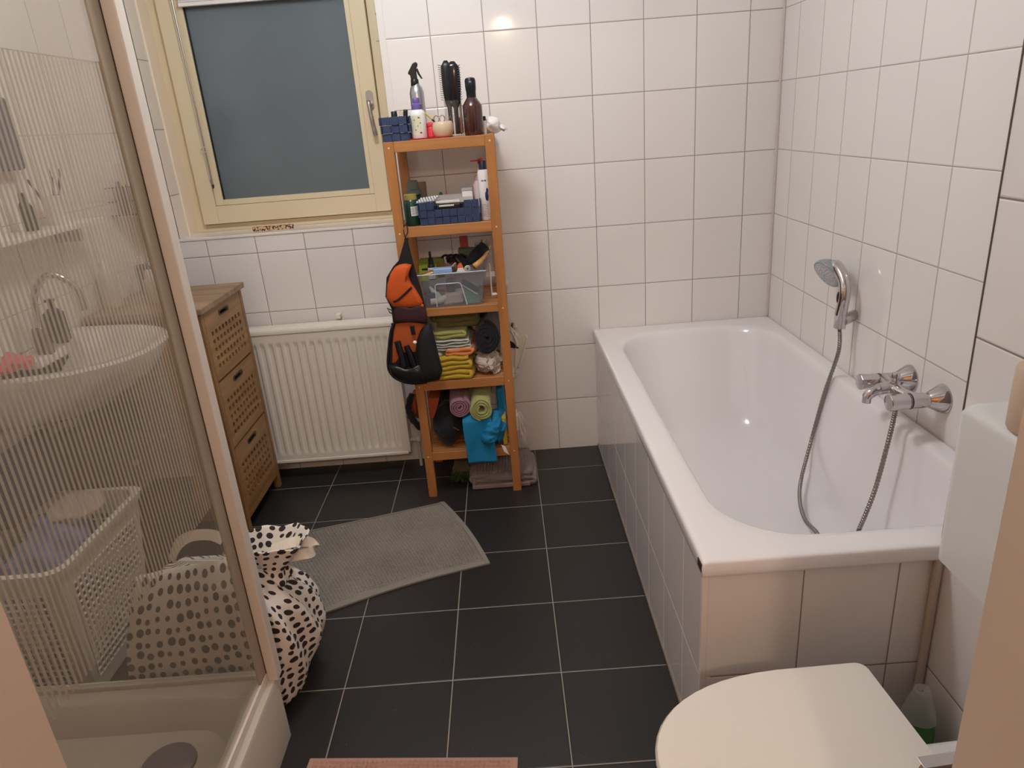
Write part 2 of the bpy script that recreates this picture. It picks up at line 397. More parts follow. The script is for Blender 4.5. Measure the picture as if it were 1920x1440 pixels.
mb = MB(); mb.box(bx0+0.001, gx0, RY-0.005, RY+0.03, bz0+0.001, 2.03); mb.box(gx1, bx1-0.001, RY-0.005, RY+0.03, bz0+0.001, 2.03); mb.box(gx0, gx1, RY-0.005, RY+0.03, bz0+0.001, gz0)
mb.obj('glazing_bead', cream, win, bev=0.002)
mb = MB(); mb.box(gx0, gx0+0.0035, RY+0.002, RY+0.02, gz0, 2.03); mb.obj('glazing_gasket', black, win)
pane = mat('frosted night pane', (104, 114, 119), 0.12, spec=0.5, vary=0.06, bscale=3)
MB().box(gx0, gx1, RY+0.012, RY+0.018, gz0, 2.03).obj('pane', pane, win)
# handle of the casement
hx = -0.682
mb = MB(); pl = rrect(hx-0.014, hx+0.014, 1.510, 1.582, 0.0135, 0, 6); mb.loft([[(p[0], RY-0.013, p[1]) for p in pl], [(p[0], RY-0.021, p[1]) for p in pl]])
hp = mb.obj('handle_plate', steel, win, smooth='a')
mb = MB().cyl((hx, RY-0.02, 1.532), (hx, RY-0.052, 1.532), 0.0095)
mb.tube(smooth_path([(hx, RY-0.050, 1.540), (hx+0.001, RY-0.056, 1.525), (hx+0.004, RY-0.056, 1.48), (hx+0.009, RY-0.052, 1.43), (hx+0.011, RY-0.050, 1.410)]), [0.0085]*6+[0.0075]*6+[0.0085]*6+[0.0095]*7, 12)
mb.obj('window_handle', steel, win, smooth='a')
mb = MB()   # espagnolette stay at the right edge of the opening
p0 = at(708, 26, y=0.03); p1 = at(717, 74, y=0.03); mb.tube([p0, (p0+p1)/2, p1], 0.0045, 8); mb.ell(p0, (0.009, 0.009, 0.009)); q = at(712, 75, y=0.03); mb.box(q.x-0.014, q.x+0.012, 0.02, 0.045, q.z-0.003, q.z+0.003)
mb.obj('window_stay', steel, win, smooth='a')

# ================================================================= BATH
tub = empty('bathtub', (0.55, -0.86, 0), 'white built-in bathtub with sloping inside and broad rim', 'bathtub')
bx0_, bx1_, by0, by1, bz = 0.170, XR-0.002, -1.722, -0.003, 0.560
rings = []
def ring(x0, x1, y0, y1, r, z): return rrect(x0, x1, y0, y1, r, z, 10)
rings += [ring(bx0_+0.004, bx1_, by0+0.004, by1, 0.003, 0.522), ring(bx0_, bx1_, by0, by1, 0.004, 0.526), ring(bx0_, bx1_, by0, by1, 0.006, 0.552), ring(bx0_+0.003, bx1_-0.002, by0+0.003, by1-0.002, 0.008, 0.558), ring(bx0_+0.009, bx1_-0.004, by0+0.009, by1-0.004, 0.010, 0.5605)]
ix0, ix1, iy0, iy1 = 0.252, 0.872, -1.640, -0.120
rings += [ring(ix0-0.012, ix1+0.010, iy0-0.012, iy1+0.012, 0.20, 0.5600), ring(ix0-0.002, ix1+0.001, iy0-0.003, iy1+0.002, 0.195, 0.556), ring(ix0+0.006, ix1-0.005, iy0+0.006, iy1-0.006, 0.19, 0.545)]
for t in (0.12, 0.3, 0.5, 0.7, 0.85, 0.94, 0.99):
    k = t; e = k**1.0
    a = 0.075*e + (0.07*max(0, (k-0.8)/0.2)**2); bk = 0.24*e + 0.08*max(0, (k-0.8)/0.2)**2; fr = 0.09*e + 0.07*max(0, (k-0.8)/0.2)**2
    z = 0.545 - (0.545-0.155)*(1-(1-k)**1.25)
    rings.append(ring(ix0+0.006+a, ix1-0.005-a, iy0+0.006+fr, iy1-0.006-bk, max(0.19-0.05*k, 0.1), z))
rings.append(ring(0.40, 0.72, -1.36, -0.56, 0.10, 0.152)); rings.append(ring(0.50, 0.62, -1.1, -0.8, 0.04, 0.150))
mb = MB(); mb.loft(rings, cap0=False, cap1=True)
o = mb.obj('bath_basin', bath_mat, tub, smooth=True, sub=1)
MB().box(bx0_-0.0006, bx0_+0.002, -1.722+0.006, -1.722+0.034, 0.534, 0.552).obj('badge', mat('dark badge', (62, 52, 50), 0.4), tub)
o = MB().box(0.178, 0.20, -1.702, -0.001, 0.0, 0.5225).obj('side_panel', tile_mat('white tile bath side', 'Y', -0.1438, 0.2, 'Z', 0.2437-0.3, 0.3, (238, 232, 231), (250, 246, 242), 0.0034, 0.07, spec=0.8), tub); o['label'] = 'glossy white tiled side panel'
o = MB().box(0.188, XB-0.002, -1.700, -1.69, 0.0, 0.5225).obj('end_panel', t_end, tub); o['label'] = 'white tiled end panel'
MB().box(0.176, 0.190, -1.704, -1.690, 0.0, 0.5225).obj('corner_trim', white_trim, tub, bev=0.002)
mb = MB(); mb.box(0.1745, 0.179, -1.70, -0.002, 0.0, 0.010); mb.obj('sealant', mat('grey sealant', (128, 118, 110), 0.6), tub)
struct('trim_10', MB().cyl((XB-0.010, -1.712, 0.0), (XB-0.010, -1.712, 0.53), 0.009, 12), mat('cream sealant', (196, 182, 168), 0.5), smooth='a')
struct('trim_11', MB().box(XR-0.009, XR, -0.009, 0, 0.56, ZC), mat('corner sealant', (214, 202, 194), 0.4), bev=0.003)

# tap
fau = empty('bath_tap', (XR, -1.165, 0.64), 'chrome two-handle bath mixer tap mounted on the tiled wall over the bath', 'tap')
for nm, y in (('a', -1.243), ('b', -1.087)):
    mb = MB().lathe((XR-0.001, y, 0.667), [(0.040, 0), (0.0395, 0.004), (0.033, 0.016), (0.022, 0.036), (0.019, 0.040)], 28, '-x'); mb.obj('wall_rose', chrome, fau, smooth='a')
mb = MB()
for y, ys in ((-1.243, -1.215), (-1.087, -1.115)):
    mb.cyl((XR-0.036, y, 0.667), (XR-0.052, y, 0.667), 0.0165, 20)
    mb.tube(smooth_path([(XR-0.05, y, 0.667), (XR-0.065, y, 0.667), (0.845, y, 0.667), (0.838, y, 0.667)]), 0.0205, 20)
mb.tube(smooth_path([(XR-0.075, -1.243, 0.668), (XR-0.085, -1.205, 0.670), (XR-0.088, -1.165, 0.671), (XR-0.085, -1.125, 0.670), (XR-0.075, -1.087, 0.668)]), 0.0195, 18)
mb.obj('tap_body', chrome, fau, smooth='a')
for y in (-1.243, -1.087):
    mb = MB()
    mb.lathe((0.838, y, 0.667), [(0.019, 0), (0.021, 0.002), (0.021, 0.026), (0.0235, 0.049), (0.0225, 0.0525), (0.007, 0.054)], 10, '-x'); mb.obj('tap_handle', chrome, fau, smooth='a', bev=0.0012)
    MB().lathe((0.8425, y, 0.667), [(0.0212, 0), (0.0212, 0.003)], 20, '-x').obj('handle_seal', black, fau)
mb = MB().tube(smooth_path([(0.845, -1.165, 0.672), (0.82, -1.165, 0.676), (0.795, -1.165, 0.672), (0.776, -1.165, 0.662), (0.769, -1.165, 0.652)]), [0.018]*6+[0.0165]*6+[0.0145]*6+[0.0135]*7, 16)
mb.cyl((0.770, -1.165, 0.658), (0.770, -1.165, 0.638), 0.0115, 18); mb.obj('spout', chrome, fau, smooth='a')
MB().lathe((0.842, -1.165, 0.684), [(0.009, 0), (0.009, 0.016), (0.0115, 0.017), (0.0115, 0.030), (0.009, 0.034), (0.002, 0.035)], 18).obj('diverter_knob', chrome, fau, smooth='a')

# hand shower
hs = empty('hand_shower', (0.87, -0.75, 0.74), 'grey and chrome hand shower with a perforated round head resting in its wall bracket', 'shower')
HC = at(1553, 512, x=0.862)           # centre of the head
b0 = Vector((0.872, -0.775, 0.735))
nrm = (Vector((-0.62, 0.20, -0.42)) + Vector((0, -0.35, 0))).normalized()
tx = nrm.orthogonal().normalized(); ty = nrm.cross(tx)
def disc(mb, c, prof, n=28):
    rings = [[c + nrm*h + (tx*math.cos(2*PI*k/n)+ty*math.sin(2*PI*k/n))*r for k in range(n)] for r, h in prof]; return mb.loft(rings)
grey_pl = mat('grey satin plastic', (150, 158, 162), 0.3)
mb = MB(); disc(mb, HC, [(0.014, -0.034), (0.038, -0.026), (0.051, -0.009), (0.054, 0.004), (0.052, 0.009)]); mb.obj('shower_head', grey_pl, hs, smooth='a')
mb = MB(); disc(mb, HC, [(0.047, 0.008), (0.047, 0.0105), (0.044, 0.0115)]); fc = mb.obj('spray_face', mat('pale spray face', (188, 190, 192), 0.4), hs, smooth='a')
mb = MB()
for rr, nn in ((0.009, 6), (0.019, 11), (0.029, 16), (0.038, 21)):
    for k in range(nn):
        a = 2*PI*k/nn; c = HC + nrm*0.0125 + (tx*math.cos(a)+ty*math.sin(a))*rr
        mb.tube([c-nrm*0.002, c+nrm*0.0015], 0.0014, 5)
mb.obj('nozzles', mat('white nozzles', (226, 226, 226), 0.5), fc)
mid = at(1583, 530, x=0.868); low = at(1576, 590, x=0.870)
hpts = smooth_path([HC - nrm*0.012, at(1567, 500, x=0.872), at(1580, 520, x=0.876), at(1584, 550, x=0.874), low])
mb = MB().tube(hpts, [0.026 - 0.0105*min(1, i/14) + 0.0025*(i/24) for i in range(len(hpts))], 16); mb.obj('handle', chrome, hs, smooth='a')
q = at(1572, 558, x=0.858); mb = MB().ell(q, (0.006, 0.006, 0.020), 14, 8); mb.obj('spray_button', mat('dark brown inset', (52, 34, 36), 0.3), hs, smooth=True)
hold = empty('shower_bracket', (XR, -0.755, 0.735), 'chrome wall bracket holding up the hand shower', 'bracket')
hb = at(1578, 602, x=0.872)
MB().tube([(XR-0.001, hb.y+0.03, hb.z+0.008), (0.876, hb.y+0.004, hb.z)], 0.018, 18).obj('bracket_arm', chrome, hold, smooth='a')
MB().tube([at(1577, 590, x=0.872), at(1574, 614, x=0.872)], 0.0185, 18).obj('bracket_socket', chrome, hold, smooth='a')
# hose
def hose_mat():
    mt = mat('metal hose', (150, 142, 138), 0.28, 1.0); return mt
hp_ = [at(1574, 612, x=0.870), at(1572, 660, x=0.865), at(1545, 740, x=0.850), at(1520, 830, x=0.815), at(1502, 900, x=0.755), at(1500, 940, x=0.715), at(1510, 975, x=0.69), at(1530, 997, x=0.68),
       Vector((0.69, -1.17, 0.20)), at(1600, 1012, x=0.725), at(1612, 990, x=0.74), at(1640, 920, x=0.785), at(1665, 830, x=0.815), at(1680, 765, x=0.838)]
path = smooth_path(hp_, 44); rr = [0.0066 if i % 3 else 0.0052 for i in range(len(path))]
tag(MB().tube(path, rr, 10).obj('shower_hose', hose_mat(), None, smooth='a'), 'ribbed metal shower hose hanging in a loop into the bath', 'hose')

# ================================================================= TOILET SIDE
wc = empty('toilet', (0.30, -2.04, 0), 'white toilet with its flat lid closed, standing at the bath end', 'toilet')
def dshape(xf_, xb, yc, hw, z, n=26, rb=0.02, p=2.25):
    """Toilet outline: rounded front at xf_, straight back at xb."""
    out = []
    L_ = xb - xf_; mid_ = xf_ + L_*0.62
    for k in range(n+1):
        a = PI/2 + PI*k/n
        c, s_ = math.cos(a), math.sin(a)
        out.append((mid_ + (mid_-xf_)*math.copysign(abs(c)**(2/p), c), yc + hw*math.copysign(abs(s_)**(2/p), s_), z))
    hb_ = hw*0.97
    for k in range(7): a = -PI/2+PI/2*k/6; out.append((xb-rb+rb*math.cos(a), yc-hb_+rb+rb*math.sin(a), z))
    for k in range(7): a = PI/2*k/6; out.append((xb-rb+rb*math.cos(a), yc+hb_-rb+rb*math.sin(a), z))
    return out
YT = -2.045; ZL = 0.42; HW = 0.188
mb = MB(); mb.loft([dshape(0.020, 0.452, YT, HW-0.002, ZL-0.018), dshape(0.012, 0.458, YT, HW+0.003, ZL-0.014), dshape(0.012, 0.458, YT, HW+0.003, ZL-0.006), dshape(0.016, 0.456, YT, HW, ZL-0.001), dshape(0.024, 0.450, YT, HW-0.008, ZL), dshape(0.09, 0.40, YT, HW-0.07, ZL+0.0015)])
lidm = mat('off white toilet lid', (232, 225, 216), 0.28)
mb.obj('lid', lidm, wc, smooth='a')
mb = MB(); mb.loft([dshape(0.018, 0.455, YT, HW-0.004, ZL-0.038), dshape(0.014, 0.457, YT, HW, ZL-0.034), dshape(0.014, 0.457, YT, HW, ZL-0.021), dshape(0.02, 0.452, YT, HW-0.006, ZL-0.019)]); mb.obj('seat', lidm, wc, smooth='a')
mb = MB(); mb.loft([dshape(0.16, 0.40, YT, 0.10, 0.0), dshape(0.15, 0.40, YT, 0.105, 0.05), dshape(0.12, 0.42, YT, 0.12, 0.18), dshape(0.06, 0.43, YT, 0.155, 0.30), dshape(0.024, 0.44, YT, 0.178, 0.36), dshape(0.02, 0.44, YT, 0.182, ZL-0.040)]); mb.obj('bowl', ceramic, wc, smooth='a')
MB().box(0.36, XB-0.004, YT-0.055, YT+0.055, 0.10, 0.355).obj('rear_outlet', ceramic, wc, bev=0.02)
for s_ in (-1, 1): MB().cyl((0.452, YT+s_*0.085, ZL-0.022), (0.452, YT+s_*0.055, ZL-0.022), 0.009, 14).obj('hinge', chrome, wc, smooth='a')
wc.rotation_euler.z = math.radians(3.5); wc.location = (0.30-0.008, -2.045-0.012, 0)
cs = empty('toilet_cistern', (0.62, -2.05, 0.62), 'white plastic toilet cistern mounted on the tiled wall, paper roll on top', 'cistern')
xc0 = 0.560; cy0, cy1 = -2.27, -1.835
mb = MB(); zb, ztp = 0.620, 0.930
def cr(x0, z, g=0.0, dy=0): 
    out = []
    r = 0.028
    pts = [(XB-0.001, cy1+dy), (XB-0.001, cy0-dy)]
    out = [(XB-0.001, cy0+g-dy, z)]
    for k in range(7): a = PI*1.5 - PI/2*k/6; out.append((x0+g+r+r*math.cos(a), cy0+g-dy+r+r*math.sin(a), z))
    for k in range(7): a = PI - PI/2*k/6; out.append((x0+g+r+r*math.cos(a), cy1-g+dy-r+r*math.sin(a), z))
    out.append((XB-0.001, cy1-g+dy, z)); return out
mb.loft([cr(xc0, zb, 0.008), cr(xc0, zb+0.008), cr(xc0-0.001, ztp-0.016, 0.0), cr(xc0, ztp-0.006, 0.004), cr(xc0, ztp-0.001, 0.012), cr(xc0, ztp, 0.022)])
mb.obj('tank', mat('white cistern plastic', (216, 216, 214), 0.25), cs, smooth='a')
MB().cyl((XB-0.045, YT, 0.36), (XB-0.045, YT, 0.625), 0.022, 20).obj('flush_pipe', mat('white plastic pipe', (222, 218, 212), 0.3), cs, smooth='a')
mb = MB().box(xc0+0.03, xc0+0.075, YT-0.03, YT+0.03, ztp, ztp+0.004); mb.obj('flush_button', steel, cs, bev=0.002)
# paper roll on the cistern
rl = empty('toilet_roll', (0.630, -1.945, ztp), 'recycled paper toilet roll standing on top of the cistern', 'toilet paper')
rc = at(1921, 800, z=ztp); rx, ry = 0.612, -1.966
mb = MB(); mb.lathe((rx, ry, ztp), [(0.022, 0.001), (0.047, 0.0), (0.049, 0.004), (0.0495, 0.05), (0.049, 0.096), (0.047, 0.100), (0.022, 0.099)], 36, caps=False); mb.lathe((rx, ry, ztp), [(0.022, 0.001), (0.022, 0.099)], 24, caps=False)
mb.obj('paper', mat('beige recycled paper', (203, 182, 160), 0.95, bump=0.5, bscale=45), rl, smooth='a')
mb = MB(); mb.lathe((rx, ry, ztp), [(0.0215, 0.0), (0.0215, 0.099), (0.0195, 0.099), (0.0195, 0.0)], 24, caps=False); mb.obj('cardboard_core', mat('cardboard', (130, 104, 84), 0.9), rl, smooth='a')
# toilet paper holder near the door
hd = empty('toilet_paper_holder', (0.31, -2.36, 0.62), 'steel toilet roll holder with cover flap and brown roll beside the toilet lid', 'holder')
pa, pb, pc = at(1722, 1424, y=-2.30), at(1800, 1414, y=-2.30), at(1800, 1432, y=-2.30)
mb = MB(); q0 = pa; mb.prism([(pa.x, pa.z), (pb.x+0.02, pb.z+0.003), (pb.x+0.02, pb.z-0.004), (pa.x+0.004, pa.z-0.0035)], 'y', -2.312, -2.296); mb.obj('cover_flap', steel, hd, bev=0.0006)
MB().box(pb.x+0.012, pb.x+0.022, YE-0.001, -2.298, pb.z-0.03, pb.z-0.004).obj('mount', steel, hd, bev=0.002)
MB().cyl((pa.x+0.026, YE+0.03, pa.z-0.025), (pa.x+0.026, -2.294, pa.z-0.025), 0.020, 24).obj('paper_roll', mat('brown paper', (165, 130, 104), 0.95), hd, smooth='a')
MB().cyl((pa.x+0.030, YE, pa.z-0.022), (pa.x+0.030, -2.294, pa.z-0.022), 0.005, 12).obj('spindle', steel, hd, smooth='a')
# cleaner bottle in the corner behind the toilet
bt = empty('cleaner_bottle', (0.62, -1.79, 0), 'green cleaner bottle under a clear dosing cap, in the corner behind the toilet', 'bottle')
bxx, byy = 0.612, -1.80
mb = MB().lathe((bxx, byy, 0), [(0.030, 0), (0.034, 0.004), (0.034, 0.165), (0.030, 0.185), (0.018, 0.20), (0.014, 0.206), (0.014, 0.23)], 28); mb.obj('bottle_body', mat('green translucent plastic', (62, 112, 52), 0.35, vary=0.2, bscale=20), bt, smooth='a')
mb = MB().lathe((bxx, byy, 0), [(0.0345, 0.196), (0.033, 0.208), (0.027, 0.232), (0.019, 0.258), (0.0165, 0.266), (0.0145, 0.268), (0.011, 0.2665), (0.010, 0.262), (0.002, 0.262)], 32, caps=False); mb.obj('dosing_cap', clear_mat('clear cap plastic', (240, 238, 242), 0.35, (226, 222, 226), 0.08), bt, smooth=True)

# ================================================================= RADIATOR
rad = empty('radiator', (-0.96, -0.07, 0.1), 'white ribbed panel radiator on the wall below the window', 'radiator')
RX0, RX1, RZ0, RZ1 = -1.34, -0.662, 0.086, 0.688
radm = mat('white radiator enamel', (232, 226, 216), 0.32)
pit = 0.0345
def rib(u_, v_):
    x = RX0+0.012 + (RX1-RX0-0.024)*u_; z = RZ0+0.012+(RZ1-RZ0-0.024)*v_
    ph = ((x+0.702)/pit) % 1.0; d = abs(ph-0.5)*2      # 0 at the rib crest
    s_ = min(1, max(0, (d-0.22)/0.5)); s_ = s_*s_*(3-2*s_)
    e = min(1, max(0, min(z-RZ0-0.042, RZ1-0.056-z)/0.012)) * min(1, max(0, min(x-RX0-0.02, RX1-0.030-x)/0.008))
    return (x, -0.1185 + 0.0055*(s_)*e, z)
mb = MB().grid(rib, 420, 60); mb.obj('front_panel', radm, rad, smooth=True)
mb = MB()
mb.box(RX0, RX1, -0.122, -0.108, RZ1-0.016, RZ1); mb.box(RX0, RX1, -0.122, -0.108, RZ0, RZ0+0.014); mb.box(RX0, RX0+0.013, -0.122, -0.108, RZ0, RZ1); mb.box(RX1-0.013, RX1, -0.122, -0.108, RZ0, RZ1)
mb.obj('panel_rim', radm, rad, bev=0.003)
mb = MB(); mb.box(RX0+0.004, RX1-0.004, -0.109, -0.04, RZ0+0.015, RZ1-0.018); mb.obj('radiator_core', radm, rad)
mb = MB(); mb.box(RX0-0.003, RX1+0.002, -0.120, -0.036, RZ1-0.003, RZ1+0.003); mb.box(RX0-0.003, RX1+0.002, -0.066, -0.060, RZ1, RZ1+0.010)
mb.obj('top_grille', radm, rad, bev=0.0015)
mb = MB()
for x in (-1.2, -0.80): mb.box(x-0.012, x+0.012, -0.04, -0.001, 0.12, 0.682)
mb.box(at(635, 600, y=-0.03).x-0.008, at(635, 600, y=-0.03).x+0.010, -0.04, -0.002, 0.70, 0.716); mb.obj('wall_bracket', radm, rad)
mb = MB(); mb.cyl((RX1-0.005, -0.07, 0.13), (RX1+0.03, -0.07, 0.13), 0.008); mb.cyl((RX1+0.03, -0.07, 0.13), (RX1+0.03, -0.07, 0.002), 0.0075); mb.ell((RX1+0.032, -0.07, 0.13), (0.014, 0.014, 0.016)); mb.obj('radiator_valve', mat('white painted pipe', (205, 196, 186), 0.4), rad, smooth='a')

# ================================================================= WOODEN DRAWER TOWER
tw = empty('drawer_tower', (-1.45, -0.36, 0), 'narrow wooden cabinet with three lattice drawers left of the radiator', 'cabinet')
wlight = wood_mat('acacia wood', (128, 90, 54), (164, 122, 76), 'Z', 0.42)
wY = wood_mat('acacia wood top', (126, 98, 70), (170, 138, 104), 'X', 0.42)
wH = wood_mat('acacia wood rails', (136, 98, 58), (172, 130, 84), 'Y', 0.42)
FX, TY0, TY1, TZ = -1.242, -0.562, -0.152, 0.905
BX = XL+0.02
mb = MB(); mb.box(BX, FX+0.012, TY0-0.014, TY1+0.014, TZ-0.022, TZ); mb.obj('top_board', wY, tw, bev=0.003)
for y in (TY0, TY1-0.024):
    for x in (BX, FX-0.026): MB().box(x, x+0.026, y, y+0.024, 0.0, TZ-0.022).obj('leg', wlight, tw, bev=0.002)
for y, yy in ((TY0+0.003, 'near'), (TY1-0.013, 'far')): MB().box(BX+0.026, FX-0.026, y, y+0.010, 0.075, TZ-0.022).obj('side_panel', wlight, tw)
MB().box(BX, BX+0.006, TY0+0.024, TY1-0.024, 0.075, TZ-0.022).obj('back_panel', wlight, tw)
MB().box(BX+0.006, FX-0.02, TY0+0.024, TY1-0.024, 0.07, 0.082).obj('bottom_board', wlight, tw)
MB().box(FX-0.018, FX-0.002, TY0+0.024, TY1-0.024, 0.062, 0.088).obj('bottom_rail', wH, tw, bev=0.002)
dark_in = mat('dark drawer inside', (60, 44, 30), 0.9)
zs = [(0.628, 0.878), (0.364, 0.620), (0.094, 0.356)]
dy0, dy1 = TY0+0.027, TY1-0.027
def lattice(z0, z1):
    """Drawer front with nine by five square holes below a slotted handle."""
    m_ = MB(); x0, x1 = FX-0.016, FX-0.001
    w_ = dy1-dy0; nh = 9; mY = 0.028; gw = (w_-2*mY)/nh; hole = gw*0.56
    zt_ = z1-0.068; zb_ = z0+0.030; nv = 5; gz = (zt_-zb_)/nv; hz = gz*0.52
    rows = [(zb_+gz*(k+0.5)-hz/2, zb_+gz*(k+0.5)+hz/2) for k in range(nv)]
    prev = z0
    for (a, b) in rows:
        m_.box(x0, x1, dy0, dy1, prev, a); cur = dy0
        for k in range(nh):
            h0 = dy0+mY+gw*(k+0.5)-hole/2; m_.box(x0, x1, cur, h0, a, b); cur = h0+hole
        m_.box(x0, x1, cur, dy1, a, b); prev = b
    yc = (dy0+dy1)/2; sl = 0.038; sz0, sz1 = z1-0.040, z1-0.022
    m_.box(x0, x1, dy0, dy1, prev, sz0); m_.box(x0, x1, dy0, dy1, sz1, z1); m_.box(x0, x1, dy0, yc-sl, sz0, sz1); m_.box(x0, x1, yc+sl, dy1, sz0, sz1)
    return m_, (yc, sl, sz0, sz1)
for (z0, z1) in zs:
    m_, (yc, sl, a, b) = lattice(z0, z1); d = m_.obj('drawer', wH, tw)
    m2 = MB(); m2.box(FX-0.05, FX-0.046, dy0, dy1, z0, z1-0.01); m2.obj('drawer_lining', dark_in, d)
    m3 = MB(); zc = (a+b)/2; r_ = (b-a)/2
    ring_o = [(yc+sl*sx + (r_+0.002)*math.cos(t)*1, zc+(r_+0.002)*math.sin(t)) for sx, t0 in ((1, -PI/2), (-1, PI/2)) for t in [t0+PI*k/8 for k in range(9)]]
    ring_i = [(yc+(sl-0.004)*sx + (r_-0.003)*math.cos(t), zc+(r_-0.003)*math.sin(t)) for sx, t0 in ((1, -PI/2), (-1, PI/2)) for t in [t0+PI*k/8 for k in range(9)]]
    n_ = len(ring_o); m3.loft([[(FX-0.016, p[0], p[1]) for p in ring_o], [(FX+0.0008, p[0], p[1]) for p in ring_o], [(FX+0.0008, p[0], p[1]) for p in ring_i], [(FX-0.016, p[0], p[1]) for p in ring_i]], False, False)
    m3.obj('handle_slot', mat('dark metal slot rim', (74, 62, 50), 0.4, 0.6), d)

# ================================================================= SHELF RACK
rk = empty('shelf_rack', (-0.38, -0.19, 0), 'tall orange-brown wooden rack with five open shelves by the window', 'shelf')
wr = wood_mat('orange teak post', (160, 104, 58), (184, 124, 70), 'Z', 0.38)
wrx = wood_mat('orange teak rail', (164, 108, 60), (190, 132, 78), 'X', 0.38)
SX0, SX1, SYF, SYB, PW = -0.571, -0.189, -0.366, -0.022, 0.034
ZT = 1.388
for x in (SX0, SX1-PW):
    for y in (SYF, SYB-0.03):
        o = MB().box(x, x+PW, y, y+0.03, 0, ZT); o = o.obj('post', wr, rk, bev=0.0015)
        if y == SYF:
            for z in (ZT-0.02, 1.075, 0.775, 0.485, 0.183):
                MB().lathe((x+PW/2, y+0.0005, z), [(0.0032, 0), (0.0032, -0.0012), (0.002, -0.0016)], 12, 'y').obj('screw_cap', mat('pale screw cap', (226, 200, 168), 0.4), o)
LV = [(ZT, 0.036), (1.096, 0.036), (0.792, 0.029), (0.504, 0.037), (0.199, 0.035)]
for (z, h) in LV:
    MB().box(SX0+PW, SX1-PW, SYF+0.002, SYF+0.022, z-h, z).obj('front_rail', wrx, rk, bev=0.0015)
    MB().box(SX0+PW, SX1-PW, SYB-0.022, SYB-0.002, z-h, z).obj('back_rail', wrx, rk, bev=0.0015)
    for x in (SX0+0.006, SX1-0.024): MB().box(x, x+0.018, SYF+0.03, SYB-0.03, z-h, z-0.002).obj('side_rail', wood_mat('orange teak side', (150, 98, 54), (176, 118, 66), 'Y', 0.38), rk)
    mb = MB(); n_ = 7; y0 = SYF+0.028; y1 = SYB-0.028; g = (y1-y0)/n_
    for k in range(n_): mb.box(SX0+0.024, SX1-0.026, y0+g*k, y0+g*k+g*0.78, z-0.013, z-0.001)
    mb.obj('slats', wrx, rk, bev=0.001)
S1, S2, S3, S4, S5 = ZT, 1.096, 0.792, 0.504, 0.199

# ---- generic small builders
def basket(name, x0, x1, y0, y1, z0, h, label, notch=None, taper=0.006):
    t = empty(name, ((x0+x1)/2, (y0+y1)/2, z0), label, 'basket')
    n1 = max(2, round((x1-x0)/0.028)); n2 = max(2, round((y1-y0)/0.028)); nz = max(2, round(h/0.026)); mb = MB()
    bl = mat('navy woven strap', (44, 60, 94), 0.5, bump=0.35, bscale=220)
    def panel(fx, n, w0, w1):
        for j in range(nz):
            for i in range(n):
                a = w0+(w1-w0)*i/n; b = w0+(w1-w0)*(i+1)/n; c = z0+h*j/nz; d = z0+h*(j+1)/nz
                if notch and fx == 'front' and j == nz-1 and notch[0] < (a+b)/2 < notch[1]: continue
                out = 0.0022 if (i+j) % 2 else 0.0008; tp = taper*(j+0.5)/nz
                if fx == 'front': mb.box(a+0.0006, b-0.0006, y0-out-tp, y0+0.0025-tp, c+0.0006, d-0.0006)
                if fx == 'back': mb.box(a+0.0006, b-0.0006, y1-0.0025+tp, y1+out+tp, c+0.0006, d-0.0006)
                if fx == 'left': mb.box(x0-out-tp, x0+0.0025-tp, a+0.0006, b-0.0006, c+0.0006, d-0.0006)
                if fx == 'right': mb.box(x1-0.0025+tp, x1+out+tp, a+0.0006, b-0.0006, c+0.0006, d-0.0006)
    panel('front', n1, x0, x1); panel('back', n1, x0, x1); panel('left', n2, y0, y1); panel('right', n2, y0, y1)
    mb.obj('woven_sides', bl, t, bev=0.0008)
    MB().box(x0+0.002, x1-0.002, y0+0.002, y1-0.002, z0, z0+0.004).obj('bottom', bl, t)
    return t
def bottle(name, x, y, z, prof, m_, label, cat='bottle', cap=None, capm=None, n=24, group=None, cat_cap='cap', lab=None):
    t = empty(name, (x, y, z), label, cat, group)
    MB().lathe((x, y, z), prof, n).obj('bottle_body', m_, t, smooth='a')
    if cap: MB().lathe((x, y, z), cap, n).obj(cat_cap, capm, t, smooth='a')
    if lab:
        z0, z1, r, a0, a1, lm = lab; mb = MB(); k_ = 14
        mb.loft([[(x+r*math.sin(a0+(a1-a0)*i/k_), y-r*math.cos(a0+(a1-a0)*i/k_), z+h_) for i in range(k_+1)] for h_ in (z0, z1)], False, False, closed=False)
        mb.obj('label', lm, t, smooth=True)
    return t
def marks(parent, x, y, z, w_, rows, r, col=(30, 30, 34), seed=1, gap=0.0045, hh=0.0016, name='print'):
    """Rows of tiny printed bars on a round bottle of radius r, too small in the photo to read."""
    rnd = random.Random(seed); mb = MB()
    for j in range(rows):
        u_ = -w_/2; 
        while u_ < w_/2:
            l = rnd.uniform(0.0015, 0.006); l = min(l, w_/2-u_)
            a = u_/r; b = (u_+l)/r
            zz = z - j*gap
            mb.loft([[(x+r*math.sin(a), y-r*math.cos(a), zz), (x+r*math.sin(b), y-r*math.cos(b), zz)], [(x+r*math.sin(a), y-r*math.cos(a), zz+hh), (x+r*math.sin(b), y-r*math.cos(b), zz+hh)]], False, False, closed=False)
            u_ += l+rnd.uniform(0.001, 0.003)
    mb.obj(name, mat('print %d %d %d' % col, col, 0.5), parent)
white_pl = mat('white plastic bottle', (232, 230, 230), 0.35)
paper_lab = mat('pale label', (226, 224, 206), 0.6)

